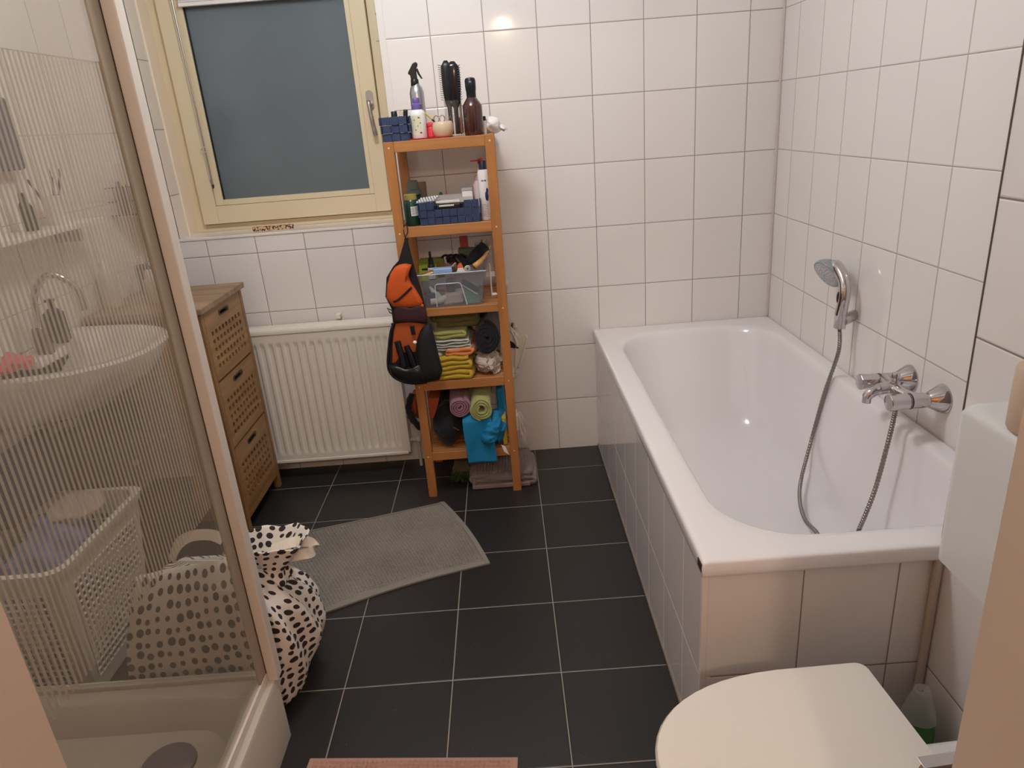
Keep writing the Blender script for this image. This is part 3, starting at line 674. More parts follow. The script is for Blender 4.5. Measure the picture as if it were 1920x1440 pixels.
# ---- top shelf
bk = basket('woven_basket', -0.568, -0.482, -0.352, -0.262, S1, 0.080, 'small navy woven basket on the left end of the top rack shelf', taper=0.012)
t = empty('nail_polish_bottle', (-0.535, -0.30, S1+0.02), 'black-capped bottle standing in the small navy basket', 'bottle')
MB().lathe((-0.530, -0.300, S1+0.004), [(0.013, 0), (0.014, 0.004), (0.014, 0.05), (0.009, 0.058)], 20).obj('bottle_body', black, t, smooth='a'); MB().lathe((-0.530, -0.300, S1+0.062), [(0.0105, 0), (0.0115, 0.002), (0.0105, 0.034), (0.009, 0.036)], 20).obj('cap', black, t, smooth='a')
t = empty('nail_brush', (-0.50, -0.29, S1+0.04), 'brush with pale bristles leaning in the small navy basket', 'brush')
mb = MB().box(-0.006, 0.008, -0.012, 0.012, -0.045, 0.05); M_ = Matrix.Translation((-0.497, -0.288, S1+0.052)) @ Matrix.Rotation(0.12, 4, 'Y'); mb.xf(M_).obj('brush_back', black, t, bev=0.004)
mb = MB()
for i in range(9):
    for j in range(3): mb.tube([(-0.006, -0.008+j*0.008, 0.0+i*0.005), (-0.024, -0.008+j*0.008, 0.002+i*0.0053)], 0.0014, 5)
mb.xf(M_).obj('bristles', mat('pale bristles', (190, 178, 140), 0.8), t)
# red tray, silver spray, purple-capped bottle, red jar, bowl cup, jar with brushes, brown spray, cotton pads
MB_tray = MB().loft([rrect(-0.497, -0.335, -0.350, -0.24, 0.02, S1+0.0002), rrect(-0.500, -0.332, -0.353, -0.237, 0.02, S1+0.004)]); tag(MB_tray.obj('tray', mat('coral red tray', (196, 66, 70), 0.4), None, smooth='a'), 'thin coral red tray lying under the white lotion bottle', 'tray')
alu = mat('satin aluminium bottle', (176, 176, 180), 0.3, 0.9)
t = bottle('spray_bottle', -0.452, -0.215, S1, [(0.024, 0), (0.0255, 0.003), (0.0255, 0.155), (0.021, 0.172), (0.014, 0.180), (0.013, 0.184)], alu, 'silver metal spray bottle with black trigger head at the back of the top shelf')
def trigger(t, x, y, z, s_=1.0, turn=0.0, lever=True):
    M0 = Matrix.Translation((x, y, z)) @ Matrix.Rotation(turn, 4, 'Z') @ Matrix.Scale(s_, 4)
    MB().lathe((0, 0, 0), [(0.0135, 0), (0.015, 0.002), (0.014, 0.022), (0.011, 0.026)], 18).xf(M0).obj('collar', black, t, smooth='a')
    mb = MB(); mb.prism([(-0.012, 0.022), (-0.013, 0.038), (-0.021, 0.042), (-0.019, 0.048), (0.000, 0.076), (0.012, 0.080), (0.017, 0.075), (0.016, 0.066), (0.009, 0.058), (0.011, 0.022)], 'y', -0.009, 0.009); mb.xf(M0).obj('spray_head', black, t, bev=0.003*s_)
    if lever:
        mb = MB(); mb.prism([(0.008, 0.056), (0.015, 0.060), (0.022, 0.040), (0.030, 0.024), (0.025, 0.023), (0.015, 0.038)], 'y', -0.006, 0.006); mb.xf(M0).obj('trigger', black, t, bev=0.0015*s_)
trigger(t, -0.455, -0.215, S1+0.176, 0.98)
wl = bottle('lotion_bottle', -0.448, -0.315, S1+0.004, [(0.025, 0), (0.027, 0.003), (0.027, 0.078), (0.024, 0.088), (0.016, 0.094)], white_pl, 'white lotion bottle with purple screw cap and leafy label on the top shelf', cap=[(0.0165, 0.090), (0.0175, 0.092), (0.0175, 0.110), (0.011, 0.114), (0.012, 0.118), (0.013, 0.128), (0.011, 0.131)], capm=mat('purple cap', (112, 92, 160), 0.4), lab=(0.012, 0.074, 0.0272, -0.75, 0.45, mat('cream label', (214, 214, 184), 0.6)))
mb = MB()
for (u_, v_, s_) in ((0.2, 0.067, 1), (0.35, 0.05, 0.7), (-0.3, 0.028, 0.7), (0.3, 0.018, 1.2), (-0.4, 0.06, 0.6), (0.0, 0.04, 0.6)):
    a = u_; x = -0.448+0.0276*math.sin(a); y = -0.315-0.0276*math.cos(a); mb.ell((x, y, S1+0.004+v_), (0.0035*s_, 0.0008, 0.0022*s_), 8, 5)
mb.obj('leaf_print', mat('dark leaf print', (66, 70, 50), 0.6), wl)
t = bottle('red_jar', -0.408, -0.295, S1+0.004, [(0.014, 0), (0.016, 0.002), (0.016, 0.03), (0.014, 0.034), (0.016, 0.038), (0.014, 0.046), (0.008, 0.05)], mat('red pink plastic', (218, 62, 78), 0.35), 'small red pink jar between lotion bottle and beige cup', 'jar')
cup = empty('beige_cup', (-0.365, -0.31, S1), 'round beige pottery cup holding small metal tools on the top shelf', 'cup')
MB().lathe((-0.365, -0.312, S1+0.0005), [(0.002, 0), (0.026, 0.0), (0.033, 0.008), (0.038, 0.028), (0.036, 0.045), (0.031, 0.053), (0.028, 0.052), (0.033, 0.040), (0.034, 0.026), (0.028, 0.010), (0.002, 0.006)], 32, caps=True).obj('cup_body', mat('beige pottery', (206, 182, 154), 0.25, coat=0.3), cup, smooth=True)
sc = empty('nail_scissors', (-0.36, -0.315, S1+0.03), 'pair of silver nail scissors with ring handles standing in the beige cup', 'scissors')
mb = MB()
for dx in (-0.012, 0.008):
    mb.tube([(-0.372+dx+0.009*math.cos(a), -0.320, S1+0.062+0.011*math.sin(a)) for a in [2*PI*k/16 for k in range(17)]], 0.0016, 6, False)
mb.obj('finger_rings', chrome, sc, smooth='a'); MB().tube([(-0.384, -0.320, S1+0.051), (-0.364, -0.306, S1+0.012)], 0.0018, 6).obj('scissor_blade', chrome, sc)
tag(MB().tube([(-0.338, -0.318, S1+0.012), (-0.342, -0.322, S1+0.055), (-0.334, -0.324, S1+0.070), (-0.328, -0.322, S1+0.058)], 0.0022, 8).obj('tweezers', chrome, None, smooth='a'), 'bent silver tweezers in the beige cup, rightmost of its tools', 'tweezers')
pc_ = empty('yellow_pencil', (-0.41, -0.33, S1+0.06), 'yellow stick with dark tip leaning out of the beige cup', 'pencil')
pa_, pb_ = at(796, 212, y=-0.345), at(812, 226, y=-0.325); MB().tube([pa_, pb_, pb_+(pb_-pa_)*0.9+Vector((0, 0.012, 0))], 0.0022, 8).obj('shaft', mat('yellow plastic', (224, 204, 52), 0.4), pc_, smooth='a')
MB().tube([pb_-(pb_-pa_)*0.15, pb_+(pb_-pa_)*0.25], 0.0030, 8).obj('band', black, pc_)
jr = empty('brush_jar', (-0.325, -0.27, S1), 'ribbed clear glass jar of hairbrushes and combs on the top shelf', 'jar')
gl_m = clear_mat('jar glass', (250, 249, 248), 0.04, (200, 190, 190), 0.02)
MB().lathe((-0.326, -0.268, S1+0.001), [(0.002, 0.0), (0.028, 0.0), (0.0325, 0.006), (0.0325, 0.060), (0.031, 0.075), (0.029, 0.095), (0.0305, 0.105), (0.0305, 0.118), (0.0285, 0.118), (0.0275, 0.095), (0.0295, 0.07), (0.030, 0.01), (0.002, 0.006)], 32).obj('glass', gl_m, jr, smooth=True)
def hairbrush(name, base, top, hw, label, mt, pins=None, pinm=None, side=-1, group=None):
    t = empty(name, tuple(base), label, 'brush', group); b, p = Vector(base), Vector(top); ax = (p-b); L_ = ax.length; ax.normalize(); sx = Vector((1, 0, 0)); sx = (sx-ax*sx.dot(ax)).normalized(); fy = ax.cross(sx)
    rings = []
    for k in range(15):
        s_ = k/14; wd = 0.0075 if s_ < 0.40 else hw*math.sqrt(max(0.02, 1-((s_-0.72)/0.285)**6 if s_ > 0.72 else 1-((0.72-s_)/0.36)**2*0.75))
        th = 0.006 if s_ < 0.42 else 0.0075*math.sqrt(max(0.1, 1-((s_-0.72)/0.30)**2))
        rings.append([b+ax*L_*s_+sx*wd*math.cos(2*PI*q/16)+fy*th*math.sin(2*PI*q/16) for q in range(16)])
    MB().loft(rings).obj('brush_back', mt, t, smooth=True)
    if pins:
        mb = MB()
        for i in range(pins[0]):
            for j in range(3):
                o0 = b+ax*L_*(0.47+0.46*i/(pins[0]-1))+sx*side*hw*0.7+fy*(j-1)*0.006
                mb.tube([o0, o0+sx*side*pins[1]+ax*0.004], 0.0009, 5)
        mb.obj('pins', pinm or black, t)
    return t
gpin = mat('grey pins', (86, 84, 84), 0.5)
hairbrush('hairbrush', (-0.338, -0.262, S1+0.008), (-0.337, -0.262, S1+0.248), 0.019, 'black hairbrush with grey pins to the left, in the glass jar', black, (17, 0.014), gpin, -1)
hairbrush('hairbrush', (-0.316, -0.284, S1+0.008), (-0.313, -0.286, S1+0.242), 0.023, 'broad glossy black paddle hairbrush in front in the glass jar', mat('glossy black plastic', (16, 17, 24), 0.15), (15, 0.009), gpin, 1)
t = empty('tail_comb', (-0.30, -0.27, S1+0.01), 'slim comb with gold and dark edges upright at the right of the glass jar', 'comb')
MB().box(-0.304, -0.3005, -0.272, -0.266, S1+0.01, S1+0.172).obj('gold_edge', mat('brass', (178, 156, 104), 0.3, 0.8), t); MB().box(-0.300, -0.2955, -0.272, -0.266, S1+0.01, S1+0.176).obj('dark_edge', mat('dark bronze', (70, 62, 54), 0.4), t)
tag(MB().ell((-0.305, -0.262, S1+0.034), (0.011, 0.010, 0.028)).jitter(0.004, 120).obj('hair_ties', mat('pink hair tie', (178, 70, 108), 0.8), None, smooth=True), 'pink and purple hair tie bundle at the bottom of the glass jar', 'hair tie')
amber = mat('dark amber glass', (62, 26, 18), 0.08, spec=0.8, coat=0.6)
t = bottle('amber_spray_bottle', -0.257, -0.315, S1, [(0.032, 0), (0.034, 0.003), (0.034, 0.094), (0.0335, 0.097), (0.0175, 0.121), (0.013, 0.124)], amber, 'dark amber spray bottle with black nozzle at the right of the top shelf')
MB().lathe((-0.257, -0.315, S1), [(0.013, 0.116), (0.0165, 0.120), (0.0165, 0.142), (0.0175, 0.144), (0.0185, 0.160), (0.0185, 0.176), (0.016, 0.183), (0.009, 0.186)], 18).obj('spray_head', black, t, smooth='a')
MB().box(-0.2615, -0.2525, -0.3345, -0.330, S1+0.168, S1+0.174).obj('nozzle', mat('grey nozzle', (120, 120, 124), 0.4), t, bev=0.001)
ct = empty('cotton_pad_bag', (-0.19, -0.25, S1), 'crumpled white plastic bag of cotton pads hanging over the right end of the top shelf', 'bag')
mb = MB().ell((0, 0, 0), (0.036, 0.032, 0.026), 28, 18).xf(Matrix.Translation((-0.196, -0.262, S1+0.030)) @ Matrix.Rotation(0.25, 4, 'Y')); mb.jitter(0.010, 45).jitter(0.004, 160); mb.obj('bag_body', mat('white crumpled plastic', (236, 232, 232), 0.35), ct, smooth=True)
mb = MB().ell((0, 0, 0), (0.020, 0.012, 0.009), 16, 10).xf(Matrix.Translation((-0.160, -0.262, S1+0.018)) @ Matrix.Rotation(0.35, 4, 'Y')); mb.jitter(0.008, 90); mb.obj('twisted_end', mat('white crumpled plastic', (236, 232, 232), 0.35), ct, smooth=True)
t = bottle('white_tube', -0.221, -0.29, S1, [(0.007, 0), (0.007, 0.045), (0.005, 0.047)], white_pl, 'slim white stick with black cap behind the amber spray bottle', 'stick', cap=[(0.0072, 0.045), (0.0072, 0.058), (0.005, 0.060)], capm=black, n=14)

# ---- second shelf
gb = bottle('supplement_bottle', -0.508, -0.306, S2, [(0.026, 0), (0.0285, 0.003), (0.0285, 0.078), (0.025, 0.088), (0.020, 0.094)], mat('dark green bottle', (34, 66, 58), 0.25), 'dark green bottle with olive gold cap and white label on the second shelf', cap=[(0.021, 0.090), (0.023, 0.091), (0.023, 0.108), (0.020, 0.110)], capm=mat('olive gold cap', (158, 146, 74), 0.35), lab=(0.035, 0.068, 0.0288, 0.0, 1.15, mat('white label', (220, 222, 220), 0.6)))
marks(gb, -0.508, -0.306, S2+0.0605, 0.0, 1, 0.029)
mb = MB()
for j in range(6):
    for a, b in ((0.1, 0.45), (0.52, 0.95)):
        z = S2+0.040+j*0.0045; r = 0.029; mb.loft([[(-0.508+r*math.sin(q), -0.306-r*math.cos(q), z+dz) for q in (a, (a+b)/2, b)] for dz in (0, 0.0016)], False, False, closed=False)
mb.obj('print', mat('print grey', (90, 92, 96), 0.6), gb)
nk = basket('long_woven_basket', -0.476, -0.262, -0.350, -0.20, S2, 0.080, 'long navy woven basket with a cut-out handle on the second shelf', notch=(-0.412, -0.328))
tp = bottle('stacked_jar', -0.505, -0.215, S2, [(0.024, 0), (0.026, 0.003), (0.026, 0.095), (0.020, 0.10)], mat('dark green bottle', (34, 66, 58), 0.25), 'tall dark jar with grey lid behind the dark green supplement bottle', 'jar', cap=[(0.026, 0.098), (0.029, 0.100), (0.029, 0.116), (0.021, 0.120), (0.021, 0.140), (0.017, 0.150)], capm=mat('grey green lid', (104, 116, 108), 0.45))
mb = MB(); bx = empty('tan_box', (-0.49, -0.12, S2), 'tan cardboard box behind the jars on the second shelf', 'box'); MB().box(-0.528, -0.468, -0.15, -0.09, S2, S2+0.135).obj('carton', mat('tan carton', (150, 130, 110), 0.8), bx, bev=0.002); MB().box(-0.470+0.001, -0.4695+0.002, -0.15, -0.09, S2+0.02, S2+0.06).obj('carton_flap', mat('pale carton', (180, 164, 146), 0.8), bx)
# contents of the long basket
bl_ = empty('blister_card', (-0.455, -0.30, S2+0.08), 'white capsule blister card over the left end of the long navy basket', 'blister')
p0 = Vector((-0.487, -0.352, S2+0.079)); ux = Vector((0.072, 0, 0.004)); uy = Vector((0.014, 0.045, 0.012))
mb = MB().add([p0, p0+ux, p0+ux+uy, p0+uy, p0+Vector((0, 0, 0.001)), p0+ux+Vector((0, 0, 0.001)), p0+ux+uy+Vector((0, 0, 0.001)), p0+uy+Vector((0, 0, 0.001))], [(0, 1, 2, 3), (4, 5, 6, 7), (0, 1, 5, 4), (1, 2, 6, 5), (2, 3, 7, 6), (3, 0, 4, 7)]); mb.obj('foil', mat('grey foil', (150, 148, 156), 0.4, 0.4), bl_)
mb = MB()
for j in range(3):
    for i in range(7): mb.ell(p0+ux*((i+0.5+0.15*j)/7.5)+uy*((j+0.4)/3)+Vector((0, 0, 0.003)), (0.0036, 0.0036, 0.0036), 10, 6)
mb.obj('capsules', mat('white capsule', (238, 238, 240), 0.3), bl_, smooth=True)
tag(MB().box(-0.078, 0.078, -0.035, 0.035, -0.0004, 0.0004).xf(Matrix.Translation((-0.36, -0.290, S2+0.082)) @ Matrix.Rotation(0.35, 4, 'X')).obj('paper_leaflet', mat('silver grey leaflet', (170, 164, 156), 0.5, bump=0.6, bscale=40), None), 'folded silver grey leaflet across the long navy basket', 'leaflet')
tag(MB().box(-0.042, 0.042, -0.0015, 0.0015, -0.004, 0.004).xf(Matrix.Translation((-0.372, -0.3525, S2+0.079))).obj('white_comb', mat('white glossy strip', (226, 224, 222), 0.3), None, bev=0.001), 'glossy white strip spanning the cut-out of the long navy basket', 'strip')
t = empty('black_case', (-0.365, -0.33, S2+0.02), 'black case with white print inside the long navy basket, seen through its cut-out', 'case'); MB().box(-0.410, -0.328, -0.335, -0.30, S2+0.005, S2+0.068).obj('case_body', black, t, bev=0.004)
MB().box(-0.406, -0.352, -0.3362, -0.335, S2+0.060, S2+0.066).obj('white_print', mat('pale label', (226, 224, 206), 0.6), t)
t = empty('dental_floss_box', (-0.30, -0.26, S2+0.05), 'white box with grey lid standing up in the right of the long navy basket', 'box'); MB().box(-0.322, -0.284, -0.285, -0.235, S2+0.01, S2+0.104).obj('box_body', mat('white carton', (232, 232, 234), 0.5), t, bev=0.003); MB().box(-0.323, -0.283, -0.286, -0.234, S2+0.104, S2+0.114).obj('box_lid', mat('grey lid', (176, 174, 178), 0.4), t, bev=0.002)
tag(MB().lathe((-0.402, -0.25, S2+0.004), [(0.008, 0), (0.008, 0.09), (0.004, 0.10)], 12).obj('green_tube', mat('dark green tube', (40, 70, 48), 0.5), None, smooth='a'), 'narrow dark green tube upright in the middle of the long navy basket', 'tube')
wb = bottle('white_spray_can', -0.239, -0.312, S2, [(0.0195, 0), (0.0215, 0.003), (0.0215, 0.165), (0.018, 0.174), (0.0125, 0.176)], white_pl, 'tall white bottle with black cap and dark print right on the second shelf', cap=[(0.0125, 0.174), (0.0135, 0.175), (0.0135, 0.202), (0.011, 0.205)], capm=mat('blue black cap', (38, 40, 60), 0.4))
marks(wb, -0.239, -0.312, S2+0.136, 0.018, 1, 0.0218, (40, 34, 84), 4, hh=0.005); marks(wb, -0.239, -0.312, S2+0.055, 0.022, 9, 0.0218, (56, 58, 70), 5, gap=0.0052)
mb = MB(); mb.ell((-0.232, -0.3332, S2+0.085), (0.006, 0.0012, 0.017), 12, 8); mb.ell((-0.229, -0.3330, S2+0.105), (0.004, 0.0012, 0.008), 12, 8); mb.obj('purple_emblem', mat('dark violet print', (44, 32, 92), 0.5), wb, smooth=True)
t = bottle('clear_spray_bottle', -0.262, -0.262, S2, [(0.016, 0), (0.018, 0.003), (0.018, 0.12), (0.012, 0.135)], mat('frosted pink bottle', (214, 198, 196), 0.35), 'pale pinkish bottle with black pump behind the tall white bottle', cap=[(0.010, 0.133), (0.010, 0.15), (0.006, 0.155)], capm=mat('pale rose plastic', (206, 176, 170), 0.4), n=18)
t = bottle('red_cap_bottle', -0.247, -0.20, S2, [(0.015, 0), (0.016, 0.003), (0.016, 0.18), (0.010, 0.19)], white_pl, 'white bottle with flat red spray top behind the tall white bottle', cap=[(0.010, 0.188), (0.012, 0.19), (0.012, 0.204), (0.009, 0.208)], capm=mat('red cap', (204, 62, 66), 0.4), n=18)
MB().box(-0.285, -0.245, -0.205, -0.195, S2+0.199, S2+0.204).obj('spray_arm', mat('red cap', (204, 62, 66), 0.4), t, bev=0.001)

# ---- third shelf: clear box with lid-less rim
cl_ = clear_mat('clear storage plastic', (248, 249, 252), 0.10, (200, 206, 216), 0.06)
cb_ = empty('clear_storage_box', (-0.38, -0.22, S3), 'clear plastic storage box heaped with brushes on the third shelf', 'box')
A0, A1, B0, B1 = -0.496, -0.278, -0.350, -0.10
def ringo(x0, x1, y0, y1, z, r=0.014): return rrect(x0, x1, y0, y1, r, z, 5)
mb = MB(); mb.loft([ringo(A0, A1, B0, B1, S3+0.001), ringo(A0-0.010, A1+0.010, B0-0.008, B1+0.008, S3+0.116), ringo(A0-0.017, A1+0.020, B0-0.014, B1+0.014, S3+0.118), ringo(A0-0.017, A1+0.020, B0-0.014, B1+0.014, S3+0.128), ringo(A0-0.0155, A1+0.0185, B0-0.0125, B1+0.0125, S3+0.128), ringo(A0-0.008, A1+0.008, B0-0.006, B1+0.006, S3+0.116), ringo(A0+0.0015, A1-0.0015, B0+0.0015, B1-0.0015, S3+0.003)], cap0=True, cap1=True); mb.obj('box_shell', cl_, cb_, smooth='a')
mb = MB()
pts = [(A0+0.045, S3+0.004), (A0+0.046, S3+0.085), (A0+0.053, S3+0.090), (A0+0.135, S3+0.090), (A0+0.142, S3+0.085), (A0+0.158, S3+0.004)]
mb.tube([(p[0], B0-0.004-0.008*(p[1]-S3)/0.116, p[1]) for p in pts], 0.0018, 6); mb.tube([(A0-0.017, B0-0.015, S3+0.128), (A1+0.020, B0-0.015, S3+0.128)], 0.0022, 8); mb.obj('moulded_ribs', mat('pale blue plastic edge', (196, 204, 216), 0.3), cb_, smooth='a')
G3 = 'bathroom things in the clear box'
t = bottle('pump_bottle', 0, 0, 0, [(0.016, 0), (0.017, 0.003), (0.017, 0.035), (0.010, 0.045), (0.008, 0.050), (0.004, 0.070), (0.002, 0.072)], mat('milky plastic', (196, 196, 192), 0.4), 'milky squeeze bottle lying tilted inside the clear box', n=16); t.location = (-0.440, -0.318, S3+0.012); t.rotation_euler = (0, -0.5, 0)
t = empty('dark_tub', (-0.475, -0.30, S3), 'dark blue tub in the left corner inside the clear box', 'tub'); MB().box(-0.488, -0.450, -0.335, -0.25, S3+0.004, S3+0.052).obj('tub_body', mat('dark slate plastic', (58, 64, 78), 0.5), t, bev=0.006)
tag(MB().tube([(-0.476, -0.330, S3+0.020), (-0.440, -0.325, S3+0.022), (-0.415, -0.32, S3+0.03)], [0.013, 0.0155, 0.010], 14).obj('white_tube', mat('off white tube', (206, 202, 192), 0.5), None, smooth='a'), 'short off-white tube lying at the bottom of the clear box', 'tube')
tag(MB().box(-0.425, -0.35, -0.33, -0.18, S3+0.004, S3+0.040).jitter(0.01, 30).obj('beige_pouch', mat('beige pouch', (188, 174, 164), 0.8), None, bev=0.008), 'soft beige pouch in the middle inside the clear box', 'pouch')
tag(MB().box(-0.415, -0.385, -0.29, -0.24, S3+0.040, S3+0.085).obj('slate_box', mat('grey slate box', (112, 110, 110), 0.6), None, bev=0.003), 'small grey box on the beige pouch in the clear box', 'box')
t = empty('green_card', (-0.31, -0.33, S3), 'green card pack with a dark panel leaning inside the clear box', 'pack'); MB().box(-0.345, -0.292, -0.338, -0.325, S3+0.004, S3+0.072).obj('card', mat('sea green card', (104, 150, 126), 0.6), t, bev=0.001)
MB().box(-0.034, 0.034, -0.004, 0.004, -0.010, 0.010).xf(Matrix.Translation((-0.322, -0.3435, S3+0.072)) @ Matrix.Rotation(0.62, 4, 'Y')).obj('dark_panel', mat('dark slate panel', (66, 72, 78), 0.5), t, bev=0.001); MB().box(-0.042, 0.040, -0.002, 0.003, -0.014, -0.011).xf(Matrix.Translation((-0.322, -0.3435, S3+0.072)) @ Matrix.Rotation(0.62, 4, 'Y')).obj('white_edge', white_pl, t)
ZB = S3+0.120
t = bottle('dropper_bottle', -0.462, -0.300, ZB-0.022, [(0.012, 0), (0.0135, 0.002), (0.0135, 0.052), (0.009, 0.060)], black, 'black dropper bottle with white label standing in the clear box', cap=[(0.010, 0.058), (0.0105, 0.060), (0.0095, 0.078), (0.0045, 0.082), (0.0050, 0.100), (0.003, 0.105)], capm=black, lab=(0.004, 0.046, 0.0138, -1.3, 1.3, mat('white label', (220, 222, 220), 0.6)))
marks(t, -0.462, -0.300, ZB+0.014, 0.018, 3, 0.0142, (20, 20, 22), 9, gap=0.005, hh=0.0028); marks(t, -0.462, -0.300, ZB-0.010, 0.014, 2, 0.0142, (20, 20, 22), 3, gap=0.005)
t = empty('lime_carton', (-0.49, -0.27, ZB), 'bright lime carton at the left end on top of the clear box', 'carton'); MB().box(-0.510, -0.446, -0.285, -0.24, ZB-0.03, ZB+0.030).obj('carton_body', mat('lime print carton', (158, 186, 42), 0.5), t, bev=0.002); MB().box(-0.512, -0.42, -0.24, -0.19, ZB-0.03, ZB+0.042).obj('carton_back', mat('olive green carton', (126, 140, 66), 0.6), t, bev=0.002); MB().box(-0.500, -0.478, -0.2865, -0.285, ZB+0.012, ZB+0.018).obj('print', black, t)
t = empty('wooden_pin_brush', (-0.40, -0.27, ZB), 'wooden brush with upright orange wooden pins on top of the clear box', 'brush'); MB().ell((-0.405, -0.268, ZB+0.002), (0.042, 0.020, 0.008), 20, 10).obj('brush_back', wood_mat('dark brush wood', (96, 60, 34), (130, 84, 48), 'X'), t, smooth=True)
mb = MB()
for i in range(13):
    for j in range(3): x = -0.441+i*0.0062; mb.tube([(x, -0.28+j*0.009, ZB+0.006), (x-0.004+i*0.0008, -0.281+j*0.009, ZB+0.030)], [0.0015, 0.0011], 6)
mb.obj('wooden_pins', mat('orange wood pins', (186, 120, 62), 0.5), t)
t = empty('blue_soap_box', (-0.41, -0.34, ZB), 'light blue plastic box with a chrome clip on the rim of the clear box', 'box'); MB().box(-0.452, -0.382, -0.352, -0.318, ZB+0.006, ZB+0.026).obj('box_body', mat('light blue plastic', (146, 176, 222), 0.35), t, bev=0.004); MB().tube([(-0.384, -0.338, ZB+0.026), (-0.366, -0.336, ZB+0.040)], 0.0045, 10).obj('clip', chrome, t, smooth='a')
tag(MB().tube([(-0.500, -0.345, ZB+0.010), (-0.470, -0.342, ZB+0.014), (-0.440, -0.335, ZB+0.022)], [0.003, 0.0035, 0.003], 8).obj('brown_stick', mat('brown stick', (140, 96, 56), 0.6), None, smooth='a'), 'thin brown stick lying left of the light blue box', 'stick')
tag(MB().tube([(-0.492, -0.350, ZB+0.004), (-0.452, -0.347, ZB+0.012)], [0.004, 0.005], 10).obj('wooden_dowel', mat('pale wood dowel', (212, 172, 118), 0.5), None, smooth='a'), 'pale wooden dowel beside the light blue box on the clear box', 'stick')
t = empty('cream_tube', (-0.35, -0.34, ZB), 'orange and white triangular tube end on the rim of the clear box', 'tube'); MB().prism([(-0.366, ZB+0.008), (-0.330, ZB+0.006), (-0.338, ZB+0.022), (-0.360, ZB+0.022)], 'y', -0.350, -0.325).obj('white_end', white_pl, t, bev=0.001); MB().prism([(-0.362, ZB+0.0215), (-0.338, ZB+0.0215), (-0.346, ZB+0.036), (-0.356, ZB+0.036)], 'y', -0.350, -0.325).obj('orange_end', mat('orange tube', (226, 106, 58), 0.5), t, bev=0.001)
t = empty('roller_brush', (-0.33, -0.33, ZB), 'black round roller with white end disc on top of the clear box', 'roller'); MB().tube([(-0.326, -0.345, ZB+0.018), (-0.345, -0.30, ZB+0.036), (-0.36, -0.25, ZB+0.040)], [0.015, 0.0165, 0.0165], 20).obj('roller_body', black, t, smooth='a')
mb = MB(); cc = Vector((-0.3255, -0.3458, ZB+0.0178)); dd = Vector((0.35, -0.88, -0.32)).normalized(); mb.tube([cc, cc+dd*0.003], [0.0128, 0.0122], 24); dc = mb.obj('end_disc', mat('white disc', (224, 222, 220), 0.4), t, smooth='a'); MB().tube([cc+dd*0.003, cc+dd*0.0036], 0.0034, 12).obj('hub_hole', black, dc); mb = MB()
s1 = dd.orthogonal().normalized(); s2 = dd.cross(s1); mb.tube([cc+dd*0.003+(s1*math.cos(a)+s2*math.sin(a))*0.008 for a in [2*PI*k/24 for k in range(25)]], 0.0005, 5, False); mb.obj('disc_ring', mat('grey lid', (176, 174, 178), 0.4), dc)
t = empty('wooden_handle_brush', (-0.27, -0.31, ZB), 'large black round brush with wooden handle on the right of the clear box', 'brush'); MB().tube([(-0.300, -0.345, ZB+0.022), (-0.285, -0.335, ZB+0.030), (-0.262, -0.30, ZB+0.046), (-0.238, -0.25, ZB+0.078)], [0.012, 0.0105, 0.007, 0.0055], 16).obj('wooden_handle', wood_mat('honey handle', (190, 136, 76), (214, 164, 100), 'X', 0.3), t, smooth=True)
MB().tube([(-0.318, -0.29, ZB+0.026), (-0.29, -0.28, ZB+0.052), (-0.255, -0.262, ZB+0.080)], [0.020, 0.026, 0.022], 18).jitter(0.003, 150).obj('brush_body', black_matte, t, smooth=True)
mb = MB()
for k in range(34):
    rnd = random.Random(k); b_ = Vector((-0.30+0.055*rnd.random(), -0.285+0.02*rnd.random(), ZB+0.05+0.03*rnd.random())); d_ = Vector((0.3*rnd.uniform(-1, 1)+0.25, -0.2, 1)).normalized(); mb.tube([b_, b_+d_*0.032], 0.0007, 4)
mb.obj('bristles', black, t)
t = empty('black_curling_brush', (-0.36, -0.24, ZB), 'black comb heap behind the orange-pinned brush on the clear box', 'comb'); mb = MB()
for k in range(4): mb.tube([(-0.410+0.02*k+0.017*math.cos(a), -0.230-0.004*k, ZB+0.036+0.016*math.sin(a)) for a in [PI*q/8 for q in range(9)]], 0.0045, 8)
mb.ell((-0.36, -0.22, ZB+0.028), (0.05, 0.02, 0.02)); mb.obj('comb_body', black, t, smooth='a')
tag(MB().box(-0.362, -0.285, -0.20, -0.14, ZB+0.0, ZB+0.062).jitter(0.008, 25).obj('green_pouch', mat('dull green pouch', (96, 118, 86), 0.7), None, bev=0.008), 'dull green pouch at the back on the clear box', 'pouch')
tag(MB().box(-0.358, -0.325, -0.13, -0.125, S3+0.13, S3+0.225).obj('red_packet', mat('faded red packet', (190, 92, 78), 0.6), None, bev=0.001), 'faded red packet upright behind the green pouch', 'packet')
t = empty('white_clip', (-0.25, -0.24, S3), 'small white hook and cap lying right of the clear box', 'hook'); mb = MB(); mb.box(-0.262, -0.228, -0.24, -0.232, S3+0.078, S3+0.098); mb.box(-0.248, -0.243, -0.245, -0.240, S3, S3+0.13); mb.obj('hook_strap', white_pl, t, bev=0.001); MB().ell((-0.236, -0.27, S3+0.016), (0.012, 0.010, 0.006)).obj('hook_cap', white_pl, t, smooth=True)
# small things showing right of the posts
tag(MB().box(-0.190, -0.178, -0.10, -0.085, 0.80, 0.822).obj('wall_clip', white_pl, None, bev=0.002), 'tiny white clip on the outer side of the rack, above the hanging cloth', 'clip')

